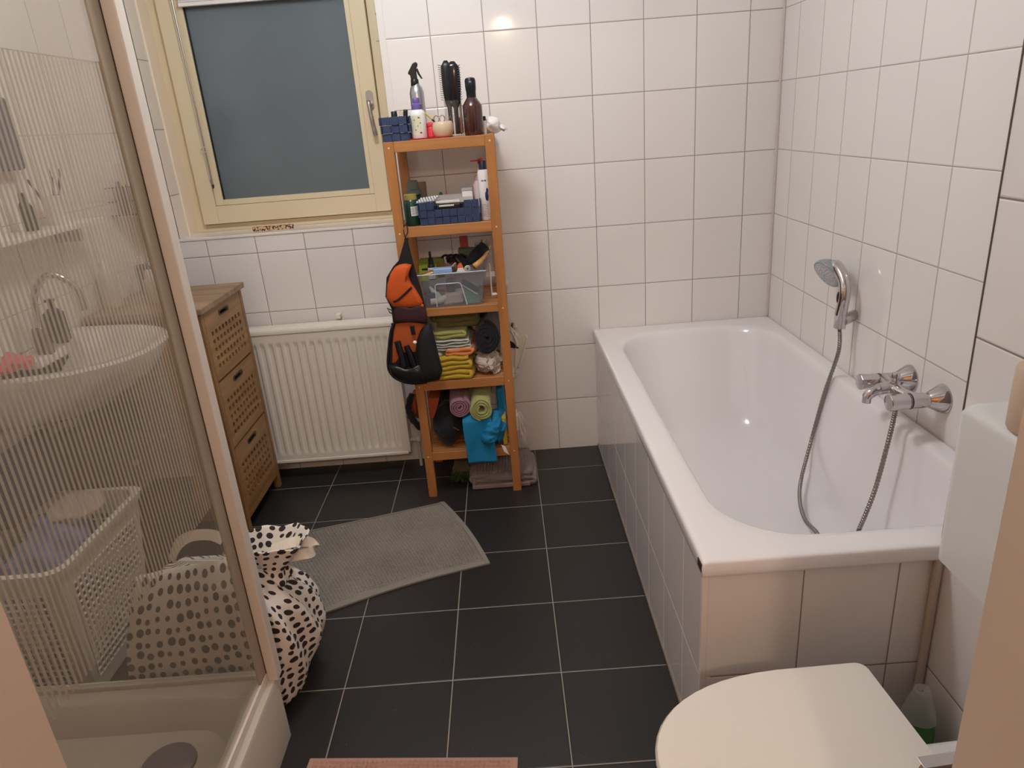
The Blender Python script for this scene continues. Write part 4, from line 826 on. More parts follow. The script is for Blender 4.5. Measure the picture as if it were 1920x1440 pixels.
# ---- fourth shelf: towels
def cloth_m(name, col, bump=0.6, sc=260): return mat(name, col, 0.95, sheen=0.2, bump=bump, bscale=sc, vary=0.08)
olive = cloth_m('olive towel', (118, 112, 66)); lime = cloth_m('lime towel', (158, 156, 88)); mint = cloth_m('pale striped towel', (186, 192, 186)); dstripe = cloth_m('dark stripe edge', (44, 46, 50))
orange_t = cloth_m('orange towel', (214, 128, 74)); yellow = cloth_m('yellow towel', (190, 158, 44)); greyw = cloth_m('grey white towel', (196, 184, 172)); navyc = cloth_m('black navy cloth', (24, 25, 34), 0.4)
def towel(name, path, th, y0, y1, mt, label, amp=0.006, sc=22, group=None, drift=None, cat='towel'):
    mb = MB(); ribbon(mb, path, th, y0, y1, 14, amp, sc, drift); o = mb.obj(name, mt, None, smooth=True); return tag(o, label, cat, group)
towel('folded_towel', serp(-0.478, -0.352, S4+0.012, 0.0185, 5, 0.004, seed=3), 0.015, -0.365, -0.08, yellow, 'yellow towel folded in thick layers at the bottom of the fourth shelf pile', 0.007)
towel('folded_towel', serp(-0.440, -0.342, S4+0.102, 0.013, 2, 0.004, seed=5), 0.012, -0.360, -0.10, orange_t, 'orange towel folded above the yellow towel', 0.006, 40)
towel('folded_towel', serp(-0.474, -0.350, S4+0.122, 0.0105, 4, 0.004, seed=8), 0.0045, -0.352, -0.09, mint, 'thin white towel with dark gaps, folded above the orange towel', 0.005)
towel('folded_towel', serp(-0.474, -0.368, S4+0.168, 0.014, 2, 0.003, seed=2), 0.012, -0.345, -0.09, lime, 'lime green towel folded on top of the thin white towel', 0.006)
towel('folded_towel', serp(-0.470, -0.325, S4+0.198, 0.021, 3, 0.004, seed=6), 0.020, -0.280, -0.06, olive, 'olive towel folded at the back, topmost of the fourth shelf pile', 0.006)
o = MB().ell((-0.478, -0.335, S4+0.102), (0.026, 0.02, 0.014)).jitter(0.004, 60).obj('washcloth', mint, None, smooth=True); tag(o, 'pale green washcloth stuck between orange and white towels', 'washcloth')
def heap(name, c, r, mt, label, amp=0.02, sc=18, amp2=0.008, sc2=60, cat='cloth', clampz=None, par=None):
    mb = MB().ell(c, r, 56, 36); mb.jitter(amp, sc).jitter(amp2, sc2)
    if clampz is not None: mb.v = [(p[0], p[1], max(p[2], clampz)) for p in mb.v]
    o = mb.obj(name, mt, par, smooth=True); return tag(o, label, cat) if par is None else o
heap('crumpled_cloth', (-0.281, -0.27, S4+0.042), (0.052, 0.085, 0.040), greyw, 'crumpled grey-white cloth heap on the right of the fourth shelf', 0.030, 30, 0.012, 85, clampz=S4+0.001)
bt_ = MB(); ribbon(bt_, spiral(-0.278, S4+0.150, 0.008, 0.046, 3.2, 0.4, 1.35), 0.014, -0.335, -0.10, 10, 0.006, 25); tag(bt_.obj('rolled_towel', navyc, None, smooth=True), 'black rolled cloth standing out at the right of the fourth shelf', 'towel')

# ---- fifth shelf
mauve = cloth_m('mauve towel', (150, 106, 120)); limel = cloth_m('light lime towel', (166, 170, 104)); blue = mat('bright blue cloth', (18, 126, 176), 0.75, bump=0.35, bscale=30)
def roll(name, cx, cz, r0, r1, turns, th, y0, y1, mt, label, sq=1.0, a0=0.0, amp=0.004, drift=None):
    mb = MB(); ribbon(mb, spiral(cx, cz, r0, r1, turns, a0, sq), th, y0, y1, 10, amp, 28, drift); return tag(mb.obj(name, mt, None, smooth=True), label, 'towel')
roll('rolled_towel', -0.407, 0.388, 0.005, 0.042, 4.0, 0.0062, -0.370, -0.12, mauve, 'mauve towel rolled up tight on the lowest shelf', 0.95, 1.0, drift=lambda t: (-0.014*t, 0.030*t))
roll('rolled_towel', -0.322, 0.378, 0.012, 0.043, 3.4, 0.0085, -0.385, -0.10, limel, 'light lime towel rolled up on the lowest shelf', 1.08, 2.0, 0.007, drift=lambda t: (0.004*t, 0.040*t))
bc = empty('blue_cloth', (-0.30, -0.30, S5), 'bright blue cloth draped over the front edge of the lowest shelf', 'cloth')
def drape(u_, v_):
    x = -0.405+0.115*u_+0.012*v_; 
    L_ = v_*0.30
    if L_ < 0.11: y = -0.25-L_*1.05; z = 0.352-0.25*L_*0.6+0.02*math.sin(u_*3)
    else: y = -0.3780-0.005*math.sin(u_*5+v_*3); z = 0.335-(L_-0.11)*0.98
    q = noise.noise_vector(Vector((x*14, y*14, z*10)))*0.010
    return (x+0.3*q.x, y+q.y*0.6-0.003, z+0.2*q.z)
MB().grid(drape, 24, 40).obj('hanging_part', blue, bc, smooth=True, solid=0.003)
mb = MB().tube(smooth_path([(-0.272, -0.340, 0.330), (-0.275, -0.365, 0.310), (-0.292, -0.376, 0.28), (-0.305, -0.375, 0.245), (-0.300, -0.365, 0.222)], 8), [0.024]*9+[0.027]*8+[0.027]*8+[0.020]*8, 24); mb.jitter(0.010, 55); mb.obj('rolled_part', blue, bc, smooth=True)
mb = MB().ell((-0.275, -0.30, 0.27), (0.052, 0.072, 0.071), 40, 28); mb.jitter(0.020, 22); mb.v = [(min(p[0], -0.228), max(p[1], -0.372), max(p[2], S5+0.001)) for p in mb.v]; mb.obj('bundle', blue, bc, smooth=True)
mb = MB().box(-0.262, -0.232, -0.28, -0.10, S5+0.06, 0.42); mb.jitter(0.012, 18); mb.obj('back_fold', blue, bc, bev=0.008)
t = empty('care_label', (-0.27, -0.37, 0.17), 'crumpled white tag hanging below the blue cloth', 'tag'); pts = [at(942, 833, y=-0.372), at(946, 846, y=-0.372), at(954, 853, y=-0.372), at(944, 838, y=-0.372)]; MB().prism([(p.x, p.z) for p in [at(940, 834, y=-0.372), at(947, 836, y=-0.372), at(955, 853, y=-0.372), at(945, 846, y=-0.372)]], 'y', -0.3735, -0.3720).obj('tag_strip', white_pl, t)
t = heap('black_pouch', (-0.470, -0.265, S5+0.092), (0.066, 0.082, 0.092), black_matte, None, 0.018, 16, 0.004, 50, par=empty('black_pouch', (-0.48, -0.27, S5), 'large black pouch with a brown loop on the left of the lowest shelf', 'bag'))
tpar = t.parent; t.name = 'pouch_body'
t.data.transform(Matrix.Translation((0, 0, 0)))
tag(heap('dark_cloth_bundle', (-0.480, -0.13, S5+0.13), (0.046, 0.06, 0.125), black_matte, 'black cloth bundle at the back behind the black pouch', 0.014, 16, 0.004, 50, clampz=S5+0.001))
MB().box(-0.012, 0.016, -0.002, 0.002, -0.0025, 0.0025).xf(Matrix.Translation((-0.432, -0.366, 0.300)) @ Matrix.Rotation(0.6, 4, 'Y')).obj('brown_loop', mat('brown leather', (110, 58, 44), 0.6), tpar, bev=0.001)
tag(MB().prism([(-0.532, 0.425), (-0.484, 0.422), (-0.496, 0.388), (-0.520, 0.335), (-0.534, 0.34)], 'y', -0.335, -0.20).jitter(0.004, 30).obj('orange_pouch', mat('burnt orange fabric', (158, 72, 32), 0.85, bump=0.3, bscale=90), None, bev=0.004), 'burnt orange pouch above the large black pouch on the lowest shelf', 'bag')
hb_ = empty('orange_bag', (-0.60, -0.25, 0.28), 'black and orange bag bulging out between the rack and the radiator', 'bag')
mb = MB().ell((-0.592, -0.24, 0.372), (0.020, 0.060, 0.060), 24, 18); mb.jitter(0.012, 25); mb.obj('orange_side', mat('burnt orange fabric', (158, 72, 32), 0.85, bump=0.3, bscale=90), hb_, smooth=True)
mb = MB().tube(smooth_path([(-0.600, -0.28, 0.43), (-0.618, -0.29, 0.38), (-0.610, -0.30, 0.33), (-0.585, -0.30, 0.295), (-0.572, -0.29, 0.275)], 8), 0.013, 12); mb.jitter(0.005, 60); mb.obj('black_edge', black_matte, hb_, smooth=True)
tag(MB().box(-0.248, -0.231, -0.34, -0.20, S5+0.001, S5+0.12).obj('striped_box', mat('yellow black box', (206, 176, 60), 0.5), None, bev=0.003), 'yellow box edge showing between blue cloth and right post', 'box')

# ---- below the rack
def knit_mat(name, col, dark, sc, u='X', depth=1.0):
    """Chenille pile: rows of small knots as bump, two yarn tones mixed by broad noise."""
    mt = bpy.data.materials.new(name); mt.use_nodes = True; nt = mt.node_tree; N = nt.nodes; L = nt.links; b = N['Principled BSDF']
    tc = N.new('ShaderNodeTexCoord'); vo = N.new('ShaderNodeTexVoronoi'); vo.inputs['Scale'].default_value = sc; vo.inputs['Randomness'].default_value = 0.55; L.new(tc.outputs['Object'], vo.inputs['Vector'])
    nz = N.new('ShaderNodeTexNoise'); nz.inputs['Scale'].default_value = 5; nz.inputs['Detail'].default_value = 3; L.new(tc.outputs['Object'], nz.inputs['Vector'])
    rp = N.new('ShaderNodeValToRGB'); rp.color_ramp.elements[0].position = 0.3; rp.color_ramp.elements[1].position = 0.75; rp.color_ramp.elements[0].color = lin(col); rp.color_ramp.elements[1].color = lin(dark); L.new(nz.outputs[0], rp.inputs[0]); L.new(rp.outputs[0], b.inputs['Base Color'])
    bp = N.new('ShaderNodeBump'); bp.invert = True; bp.inputs['Strength'].default_value = 0.7; bp.inputs['Distance'].default_value = 0.004*depth; L.new(vo.outputs['Distance'], bp.inputs['Height']); L.new(bp.outputs[0], b.inputs['Normal'])
    b.inputs['Roughness'].default_value = 0.95; b.inputs['Sheen Weight'].default_value = 0.25
    return mt
fm = empty('folded_bath_mat', (-0.26, -0.2, 0), 'mauve grey chenille bath mat folded flat under the rack', 'bath mat')
mv = knit_mat('mauve grey chenille', (150, 134, 132), (118, 104, 104), 90)
def knots(x, y, s=0.0085): 
    return (0.5+0.5*math.cos(2*PI*x/s))*(0.5+0.5*math.cos(2*PI*y/s))
def fold_top(u_, v_):
    x = -0.378+0.245*u_; y = -0.322+0.235*v_; e = min(u_, 1-u_)
    q = noise.noise(Vector((x*14, y*14, 0)))
    edge = min(1, (1-u_)/0.10); h = 0.020+0.040*math.sqrt(max(0, 1-(1-edge)**2)) + 0.006*math.sin(u_*4)
    fr = min(1, v_/0.10); h *= 0.55+0.45*math.sqrt(max(0, 1-(1-fr)**2))
    return (x+0.012*(1-abs(v_-0.5)*2)*u_, y-0.012*math.sin(u_*3), h+0.004*q+0.0075*knots(x, y, 0.0125))
mb = MB().grid(fold_top, 150, 140); mb.obj('pile', mv, fm, smooth=True)
ribp = serp(-0.383, -0.140, 0.012, 0.021, 3, 0.002, seed=1); mb = MB(); ribbon(mb, ribp, 0.017, -0.325, -0.10, 8, 0.002, 20); mb.obj('folded_layers', mv, fm, smooth=True)
mb = MB(); mb.box(-0.392, -0.376, -0.331, -0.09, 0.001, 0.052); mb.box(-0.392, -0.15, -0.336, -0.324, 0.001, 0.020); mb.obj('hem', mat('mauve hem', (138, 118, 118), 0.9), fm, bev=0.005)
gm = empty('rolled_green_mat', (-0.44, -0.17, 0), 'dull green and brown fringed mat rolled up under the rack', 'bath mat')
mb = MB(); ribbon(mb, spiral(-0.435, 0.038, 0.006, 0.040, 2.6, 0.5, 0.8), 0.010, -0.245, -0.05, 8, 0.006, 30); mb.v = [(p[0], p[1], max(p[2], 0.001)) for p in mb.v]; mb.obj('mat_roll', cloth_m('brown green mat', (100, 92, 74)), gm, smooth=True)
mb = MB()
for k in range(90):
    rnd = random.Random(k+50); x = -0.485+0.095*rnd.random(); z = 0.005+0.045*rnd.random(); mb.tube([(x, -0.24, z), (x+rnd.uniform(-0.01, 0.01), -0.258-0.012*rnd.random(), max(0.002, z*0.45+rnd.uniform(-0.004, 0.006)))], 0.0018, 5)
mb.obj('fringe', mat('dark green fringe', (52, 78, 40), 0.9), gm)

# ---- cloth and tassel right of the rack
hk = empty('wall_hook', (-0.165, -0.03, 0.60), 'white round-headed towel hook on the back wall, right of the rack', 'hook')
hp0 = at(966, 613, y=-0.05); MB().cyl((hp0.x-0.006, -0.001, hp0.z), (hp0.x-0.006, -0.045, hp0.z), 0.006).obj('hook_stem', steel, hk, smooth='a'); MB().ell((hp0.x, -0.052, hp0.z), (0.011, 0.009, 0.009)).obj('hook_head', mat('ivory knob', (216, 208, 196), 0.3), hk, smooth=True); MB().box(hp0.x-0.016, hp0.x-0.006, -0.03, -0.001, hp0.z-0.010, hp0.z+0.006).obj('hook_base', mat('dark metal', (70, 62, 54), 0.4, 0.6), hk, bev=0.001)
hcl = empty('hanging_towel', (-0.17, -0.06, 0.40), 'limp beige-white towel hanging from the wall hook right of the rack', 'towel')
out = [(950, 618), (958, 612), (966, 622), (972, 628), (984, 626), (989, 629), (981, 660), (976, 680), (974, 690), (972, 703), (964, 708), (952, 700)]
P_ = [at(u, v, y=-0.055) for u, v in out]; mb = MB().prism([(p.x, p.z) for p in P_]+[(P_[-1].x-0.03, P_[-1].z), (P_[0].x-0.03, P_[0].z)], 'y', -0.062, -0.048); mb.obj('towel_body', cloth_m('beige white towel', (228, 220, 208)), hcl, bev=0.003)
for (a, b) in (((966, 622), (965, 700)), ((988, 630), (972, 690)), ((958, 620), (970, 650))):
    p, q = at(*a, y=-0.062), at(*b, y=-0.062); MB().tube(smooth_path([p, (p+q)/2+Vector((0.004, -0.002, 0)), q]), [0.004]*6+[0.006]*7, 10).obj('fold', cloth_m('beige white towel', (228, 220, 208)), hcl, smooth=True)
p = at(957, 699, y=-0.075); mb = MB(); mb.tube([p+Vector((0, 0, -0.020)), p+Vector((0.002, 0.01, 0.022))], [0.014, 0.016], 18); mb.obj('rolled_corner', cloth_m('beige white towel', (228, 220, 208)), hcl, smooth='a'); P_ = [at(u, v, y=-0.066) for u, v in ((951, 636), (962, 642), (973, 653), (966, 653), (952, 651))]; MB().prism([(q.x, q.z) for q in P_]+[(P_[0].x-0.02, P_[-1].z)], 'y', -0.0675, -0.0625).obj('dark_patch', mat('dark aubergine cloth', (46, 34, 46), 0.9), hcl)
ts = empty('tassel', (-0.17, -0.16, 0.10), 'pale knotted fringe tassels dangling low beside the right rack post', 'tassel'); mb = MB()
for k in range(22):
    rnd = random.Random(k); x = -0.183+0.02*rnd.random(); y = -0.20+0.05*rnd.random(); l = rnd.uniform(0.08, 0.15); P_ = [(x-0.006, y, 0.262)]
    for q in range(1, 7): P_.append((x+0.004*math.sin(q*1.7+k)+0.012*rnd.random()*(q/6), y+0.004*math.cos(q+k), 0.262-l*q/6))
    mb.tube(smooth_path(P_, 3), 0.0016, 5)
mb.obj('threads', mat('pale cotton thread', (240, 234, 224), 0.9), ts); MB().box(-0.20, -0.182, -0.215, -0.14, 0.200, 0.268).jitter(0.004, 50).obj('cord_knot', mat('pale cotton thread', (240, 234, 224), 0.9), ts, bev=0.003)

# ---- hanging toiletry bag
hg = empty('hanging_toiletry_bag', (-0.54, -0.39, 0.52), 'black and orange hanging toiletry bag, hooked open on the left rack post', 'bag')
org = mat('bright orange nylon', (206, 88, 28), 0.7, bump=0.5, bscale=26); bkn = mat('black nylon', (26, 26, 30), 0.75, bump=0.2, bscale=120)
def PX(L_, y): return [(at(u, v, y=y).x, at(u, v, y=y).z) for u, v in L_]
yb = -0.372
upper = [(759, 449), (764, 449), (772, 482), (780, 512), (790, 545), (799, 580), (801, 604), (737, 604), (734, 578), (723, 556), (725, 520), (737, 500), (748, 488)]
mb = MB().prism(PX(upper, yb-0.006), 'y', yb, yb-0.012); mb.obj('back_panel', bkn, hg, bev=0.002)
pk = [(749, 496), (760, 494), (772, 496), (767, 506), (766, 518), (771, 530), (779, 541), (788, 556), (793, 566), (790, 574), (760, 577), (737, 575), (725, 558), (726, 535), (732, 513), (740, 501)]
mb = MB(); puff(mb, PX(pk, -0.385), yb-0.012, yb-0.016, 0.020); mb.obj('orange_pocket', org, hg, smooth=True)
zp = [(738, 565), (746, 562), (760, 550), (772, 538)]; P_ = [at(u, v, y=-0.403) for u, v in zp]
mb = MB().tube(smooth_path(P_, 5), 0.0042, 8); mb.v = [(p[0], -0.4085+(p[1]+0.403)*0.9, p[2]) for p in mb.v]; mb.obj('zip', mat('zip black', (40, 20, 22), 0.6), hg, smooth=True)
ms = [(741, 575), (752, 571), (764, 576), (772, 577), (784, 570), (797, 572), (800, 590), (801, 605), (738, 604), (737, 588)]
mb = MB(); puff(mb, PX(ms, -0.395), yb-0.012, yb-0.020, 0.010); mb.obj('mesh_pocket', mat('dark maroon mesh', (58, 28, 34), 0.55, bump=0.5, bscale=400), hg, smooth=True)
MB().ell(at(792, 573, y=-0.402), (0.005, 0.003, 0.006)).obj('orange_snap', org, hg, smooth=True)
MB().tube([at(737, 583, y=-0.40), at(726, 578, y=-0.405), at(731, 586, y=-0.40), at(737, 589, y=-0.40)], 0.0022, 8).obj('side_loop', bkn, hg)
lowr = [(739, 603), (770, 601), (800, 605), (808, 612), (816, 640), (823, 670), (829, 697), (824, 712), (795, 718), (770, 718), (745, 711), (731, 699), (727, 680), (728, 650), (731, 622)]
mb = MB().prism(PX(lowr, yb-0.006), 'y', yb-0.001, yb-0.010); mb.obj('lower_back', bkn, hg, bev=0.002)
inn = [(742, 607), (768, 604), (798, 608), (790, 618), (782, 640), (780, 660), (757, 662), (742, 680), (735, 684), (736, 650), (738, 620)]
mb = MB(); puff(mb, PX(inn, -0.385), yb-0.010, yb-0.012, 0.004); mb.obj('orange_lining', mat('burnt orange lining', (176, 84, 32), 0.75, bump=0.3, bscale=30), hg, smooth=True)
wing = [(803, 607), (808, 614), (815, 640), (822, 670), (829, 697), (823, 711), (800, 716), (786, 710), (784, 680), (782, 655), (786, 630), (794, 614)]
mb = MB(); puff(mb, PX(wing, -0.405), yb-0.010, yb-0.022, 0.026); mb.obj('side_wing', bkn, hg, smooth=True)
pock = [(728, 684), (742, 682), (760, 688), (775, 686), (790, 680), (800, 700), (796, 717), (770, 719), (746, 712), (732, 701)]
mb = MB(); puff(mb, PX(pock, -0.40), yb-0.010, yb-0.022, 0.030); mb.obj('lower_pocket', mat('glossy black mesh', (20, 20, 24), 0.3, bump=0.3, bscale=60), hg, smooth=True)
rm = smooth_path([at(u, v, y=-0.392) for u, v in [(740, 604), (733, 620), (729, 650), (727, 682), (732, 700), (746, 712), (770, 719), (800, 717)]], 5); MB().tube(rm, 0.0045, 8).obj('black_piping', bkn, hg, smooth=True)
MB().tube(smooth_path([at(u, v, y=-0.372) for u, v in [(759, 452), (760, 445), (764, 436), (764, 428), (762, 423)]]+[at(757, 424, y=-0.36), at(758, 440, y=-0.372), at(764, 452, y=-0.374)], 5), 0.0018, 7).obj('hanging_cord', black, hg)
MB().lathe(at(763, 449, y=-0.378), [(0.006, -0.004), (0.006, 0.004)], 12, 'y').obj('cord_eyelet', black, hg)
t = MB().tube([at(745, 640, y=-0.400), at(752, 665, y=-0.404), at(758, 688, y=-0.404)], [0.012, 0.0125, 0.012], 16).obj('shaver', mat('satin black', (24, 24, 28), 0.3), None, smooth='a'); tag(t, 'black cylinder leaning at the left in the open toiletry bag', 'shaver')
t = MB().tube([at(762, 648, y=-0.400), at(770, 668, y=-0.404), at(778, 692, y=-0.404)], [0.010, 0.014, 0.013], 16).obj('black_bottle', mat('glossy black plastic', (16, 17, 24), 0.15), None, smooth='a'); tag(t, 'glossy black bottle at the right in the open toiletry bag', 'bottle')
tag(MB().ell(at(778, 642, y=-0.405), (0.008, 0.007, 0.007)).obj('cotton_ball', white_pl, None, smooth=True), 'round white ball peeking out of the open toiletry bag', 'ball')
tag(MB().box(-0.008, 0.008, -0.004, 0.004, -0.018, 0.018).xf(Matrix.Translation(at(774, 619, y=-0.395)) @ Matrix.Rotation(-0.05, 4, 'Y')).obj('black_comb', black, None, bev=0.004), 'short black case clipped to the orange lining of the toiletry bag', 'case')

# ================================================================= FLOOR MATS
rug = empty('bath_mat', (-0.70, -0.75, 0), 'grey-green chenille bath mat lying on the black floor tiles', 'bath mat')
c00, c10, c11, c01 = at(592, 1155, z=0.005), at(918, 1056, z=0.005), at(832, 941, z=0.005), at(505, 1010, z=0.005)
def patch(a, b, c, d, u_, v_, bow_r=0.0, bow_f=0.0, bow_b=0.0):
    p = a*(1-u_)*(1-v_)+b*u_*(1-v_)+c*u_*v_+d*(1-u_)*v_
    n_ = (b-a).normalized(); n2 = (d-a).normalized()
    p = p + n_*bow_r*math.sin(PI*v_)*u_ - n2*(bow_f*math.sin(PI*u_)*(1-v_)) + n2*(bow_b*math.sin(PI*u_)*v_)
    return p
def pile(u_, v_):
    p = patch(c00, c10, c11, c01, 0.01+0.98*u_, 0.03+0.96*v_, 0.014, -0.020, -0.004)
    e = min(1, min(u_, 1-u_)*30, min(v_, 1-v_)*20)
    X_, Y_ = u_*0.60, v_*0.46
    wv = noise.noise(Vector((X_*5, Y_*5, 1)))*0.006; s = 0.0108
    k = (0.5+0.5*math.cos(2*PI*(X_+wv)/s))*(0.5+0.5*math.cos(2*PI*(Y_+noise.noise(Vector((X_*6, Y_*6, 4)))*0.008)/s))
    rd = noise.noise(Vector((X_*150, Y_*150, 3)))*0.5+0.7
    q = noise.noise(Vector((X_*16, Y_*16, 9)))
    return (p.x, p.y, 0.003+e*(0.0045+0.0100*k*rd+0.003*q))
green_ch = knit_mat('grey green chenille', (140, 134, 125), (122, 116, 108), 105)
MB().grid(pile, 330, 250).obj('pile', green_ch, rug, smooth=True)
def hemf(w0, w1, h):
    mb = MB(); rs = []
    for k in range(61):
        t_ = k/60
        ring_ = []
        for (vv, zz) in ((w0, 0.001), (w1, 0.001), (w1, h), (w0, h*0.8)): p = patch(c00, c10, c11, c01, t_, vv, 0.014, -0.020, -0.004); ring_.append((p.x, p.y, zz))
        rs.append(ring_)
    return mb.loft(rs)
mb = hemf(-0.004, 0.040, 0.009)
rs = []
for k in range(41):
    v_ = k/40; ring_ = []
    for (uu, zz) in ((1.003, 0.001), (0.975, 0.001), (0.975, 0.009), (1.003, 0.007)): p = patch(c00, c10, c11, c01, uu, v_, 0.014, -0.020, -0.004); ring_.append((p.x, p.y, zz))
    rs.append(ring_)
mb.loft(rs)
rs = []
for k in range(41):
    u_ = k/40; ring_ = []
    for (vv, zz) in ((1.0, 0.001), (0.975, 0.001), (0.975, 0.009), (1.0, 0.006)): p = patch(c00, c10, c11, c01, u_, vv, 0.014, -0.020, -0.004); ring_.append((p.x, p.y, zz))
    rs.append(ring_)
mb.loft(rs); mb.obj('hem', mat('grey green hem', (136, 131, 123), 0.9, bump=0.3, bscale=300), rug, smooth='a')
q = at(543, 1008, z=0.012); MB().box(-0.016, 0.016, -0.010, 0.014, 0, 0.0012).xf(Matrix.Translation((q.x, q.y, 0.012)) @ Matrix.Rotation(0.2, 4, 'Z') @ Matrix.Rotation(0.5, 4, 'X')).obj('care_tag', mat('grey tag', (168, 164, 166), 0.7), rug)
pk_ = empty('pink_bath_mat', (-0.50, -1.9, 0), 'dusty pink chenille bath mat at the bottom of the photo', 'bath mat')
e0 = at(583, 1421, z=0.01); e1 = at(968, 1419, z=0.01); dirn = (e1-e0).normalized(); nrm2 = Vector((dirn.y, -dirn.x, 0)); 
if nrm2.y > 0: nrm2 = -nrm2
def pile2(u_, v_):
    p = e0 + (e1-e0)*u_ + nrm2*(0.62*v_); X_, Y_ = u_*0.5, v_*0.62; e = min(1, min(u_, 1-u_)*30, min(v_, 1-v_)*60); s = 0.0112
    k = (0.5+0.5*math.cos(2*PI*X_/s))*(0.5+0.5*math.cos(2*PI*(Y_+noise.noise(Vector((X_*6, Y_*6, 4)))*0.006)/s)); return (p.x, p.y, 0.003+e*(0.005+0.0090*k*(noise.noise(Vector((X_*150, Y_*150, 3)))*0.5+0.7)))
MB().grid(pile2, 220, 250).obj('pile', knit_mat('dusty pink chenille', (182, 138, 120), (164, 124, 108), 110), pk_, smooth=True)
mb = MB(); rs = []
for (o_, zz) in ((0.002, 0.001), (-0.004, 0.001)): pass
c_ = [e0-dirn*0.004-nrm2*0.003, e1+dirn*0.004-nrm2*0.003, e1+dirn*0.004+nrm2*0.63, e0-dirn*0.004+nrm2*0.63]; MB().loft([[(p.x, p.y, 0.001) for p in c_], [(p.x, p.y, 0.0065) for p in c_]]).obj('hem', mat('dusty pink hem', (176, 140, 127), 0.9), pk_, bev=0.002)

# ---- comb on the window sill, blind
cmb = empty('carved_comb', (-1.15, 0.09, WZ0+0.006), 'brown speckled wooden piece lying on the window sill', 'comb')
ca, cb2 = at(474, 431, z=WZ0+0.012), at(551, 425, z=WZ0+0.012); mid_ = (ca+cb2)/2; ln = (cb2-ca).length; an = math.atan2(cb2.y-ca.y, cb2.x-ca.x)
tort = bpy.data.materials.new('tortoise pattern'); tort.use_nodes = True; nt = tort.node_tree; tc = nt.nodes.new('ShaderNodeTexCoord'); nz = nt.nodes.new('ShaderNodeTexNoise'); nz.inputs['Scale'].default_value = 130; nz.inputs['Detail'].default_value = 2; nt.links.new(tc.outputs['Object'], nz.inputs['Vector']); rp = nt.nodes.new('ShaderNodeValToRGB'); rp.color_ramp.elements[0].position = 0.44; rp.color_ramp.elements[1].position = 0.54; rp.color_ramp.elements[0].color = lin((54, 26, 20)); rp.color_ramp.elements[1].color = lin((208, 172, 130)); nt.links.new(nz.outputs[0], rp.inputs[0]); nt.links.new(rp.outputs[0], nt.nodes['Principled BSDF'].inputs['Base Color'])
rr_ = rrect(-ln/2, ln/2, -0.012, 0.012, 0.0115, 0, 6); mb = MB().loft([[(p[0], p[1], 0.0) for p in rr_], [(p[0], p[1], 0.014) for p in rr_], [(p[0]*0.98, p[1]*0.8, 0.017) for p in rr_]]); mb.xf(Matrix.Translation((mid_.x, mid_.y, WZ0+0.006)) @ Matrix.Rotation(an, 4, 'Z')); mb.obj('comb_body', tort, cmb, smooth='a')
bd = empty('window_blind', (-1.04, RY-0.02, 1.93), 'white pleated blind pulled up at the top of the window', 'blind')
zb0 = at(500, 5, y=0.15).z; MB().box(gx0-0.006, gx1+0.004, RY-0.028, RY-0.008, 1.928, 1.942).obj('bottom_rail', white_trim, bd, bev=0.002)
mb = MB()
for k in range(12): mb.box(gx0-0.004, gx1+0.002, RY-0.026+0.004*(k % 2), RY-0.012, 1.943+k*0.008, 1.9495+k*0.008)
mb.obj('pleats', mat('white blind fabric', (214, 212, 214), 0.8), bd); MB().box(gx0-0.01, gx1+0.008, RY-0.035, RY-0.006, 2.04, 2.07).obj('head_rail', white_trim, bd, bev=0.002)
cr_ = empty('blind_cord', (-1.39, RY-0.015, 1.26), 'thin steel blind rods and cord hanging down the left side of the window', 'cord')
mb = MB(); pA, pB = at(322, 0, y=RY-0.022), at(399, 346, y=RY-0.022)
mb.tube([pA+(pA-pB)*0.1, pB], 0.0030, 8); mb.obj('rod', steel, cr_); MB().tube([pA+(pA-pB)*0.1+Vector((-0.008, 0, 0)), pB+Vector((-0.006, 0, 0.02))], 0.0018, 8).obj('cord', mat('white cord', (214, 204, 186), 0.7), cr_); MB().lathe(pB, [(0.0045, 0), (0.0045, -0.006), (0.002, -0.016)], 10).obj('rod_tip', mat('dark metal', (70, 62, 54), 0.4, 0.6), cr_)
q = at(383, 278, y=RY-0.024); MB().tube([q+Vector((0.016*math.cos(a)-0.002, 0, 0.010*math.sin(a)-0.006)) for a in [2*PI*k/16 for k in range(17)]], 0.0016, 6, False).obj('cord_knot', mat('white cord', (214, 204, 186), 0.7), cr_)

# ================================================================= SHOWER
SHX, SHY, SHZ = -0.822, -1.530, 0.190
st = empty('shower_tray', (-1.24, -1.96, 0), 'low white shower tray with round grey drain cover, bottom left', 'shower tray')
trm = mat('ivory shower tray', (196, 187, 174), 0.22)
X0, Y0_ = XL+0.002, YE+0.002
mb = MB(); mb.loft([rrect(X0, SHX, Y0_, SHY, 0.012, 0.0, 6), rrect(X0, SHX, Y0_, SHY, 0.012, SHZ-0.008, 6), rrect(X0+0.002, SHX-0.003, Y0_+0.002, SHY-0.003, 0.012, SHZ-0.001, 6), rrect(X0+0.006, SHX-0.010, Y0_+0.006, SHY-0.010, 0.012, SHZ, 6),
    rrect(X0+0.05, SHX-0.050, Y0_+0.05, SHY-0.050, 0.09, SHZ, 6), rrect(X0+0.056, SHX-0.058, Y0_+0.056, SHY-0.058, 0.09, SHZ-0.006, 6), rrect(X0+0.085, SHX-0.085, Y0_+0.085, SHY-0.085, 0.10, SHZ-0.075, 6), rrect(X0+0.11, SHX-0.11, Y0_+0.11, SHY-0.11, 0.10, SHZ-0.084, 6)], cap0=False)
mb.obj('tray_body', trm, st, smooth='a')
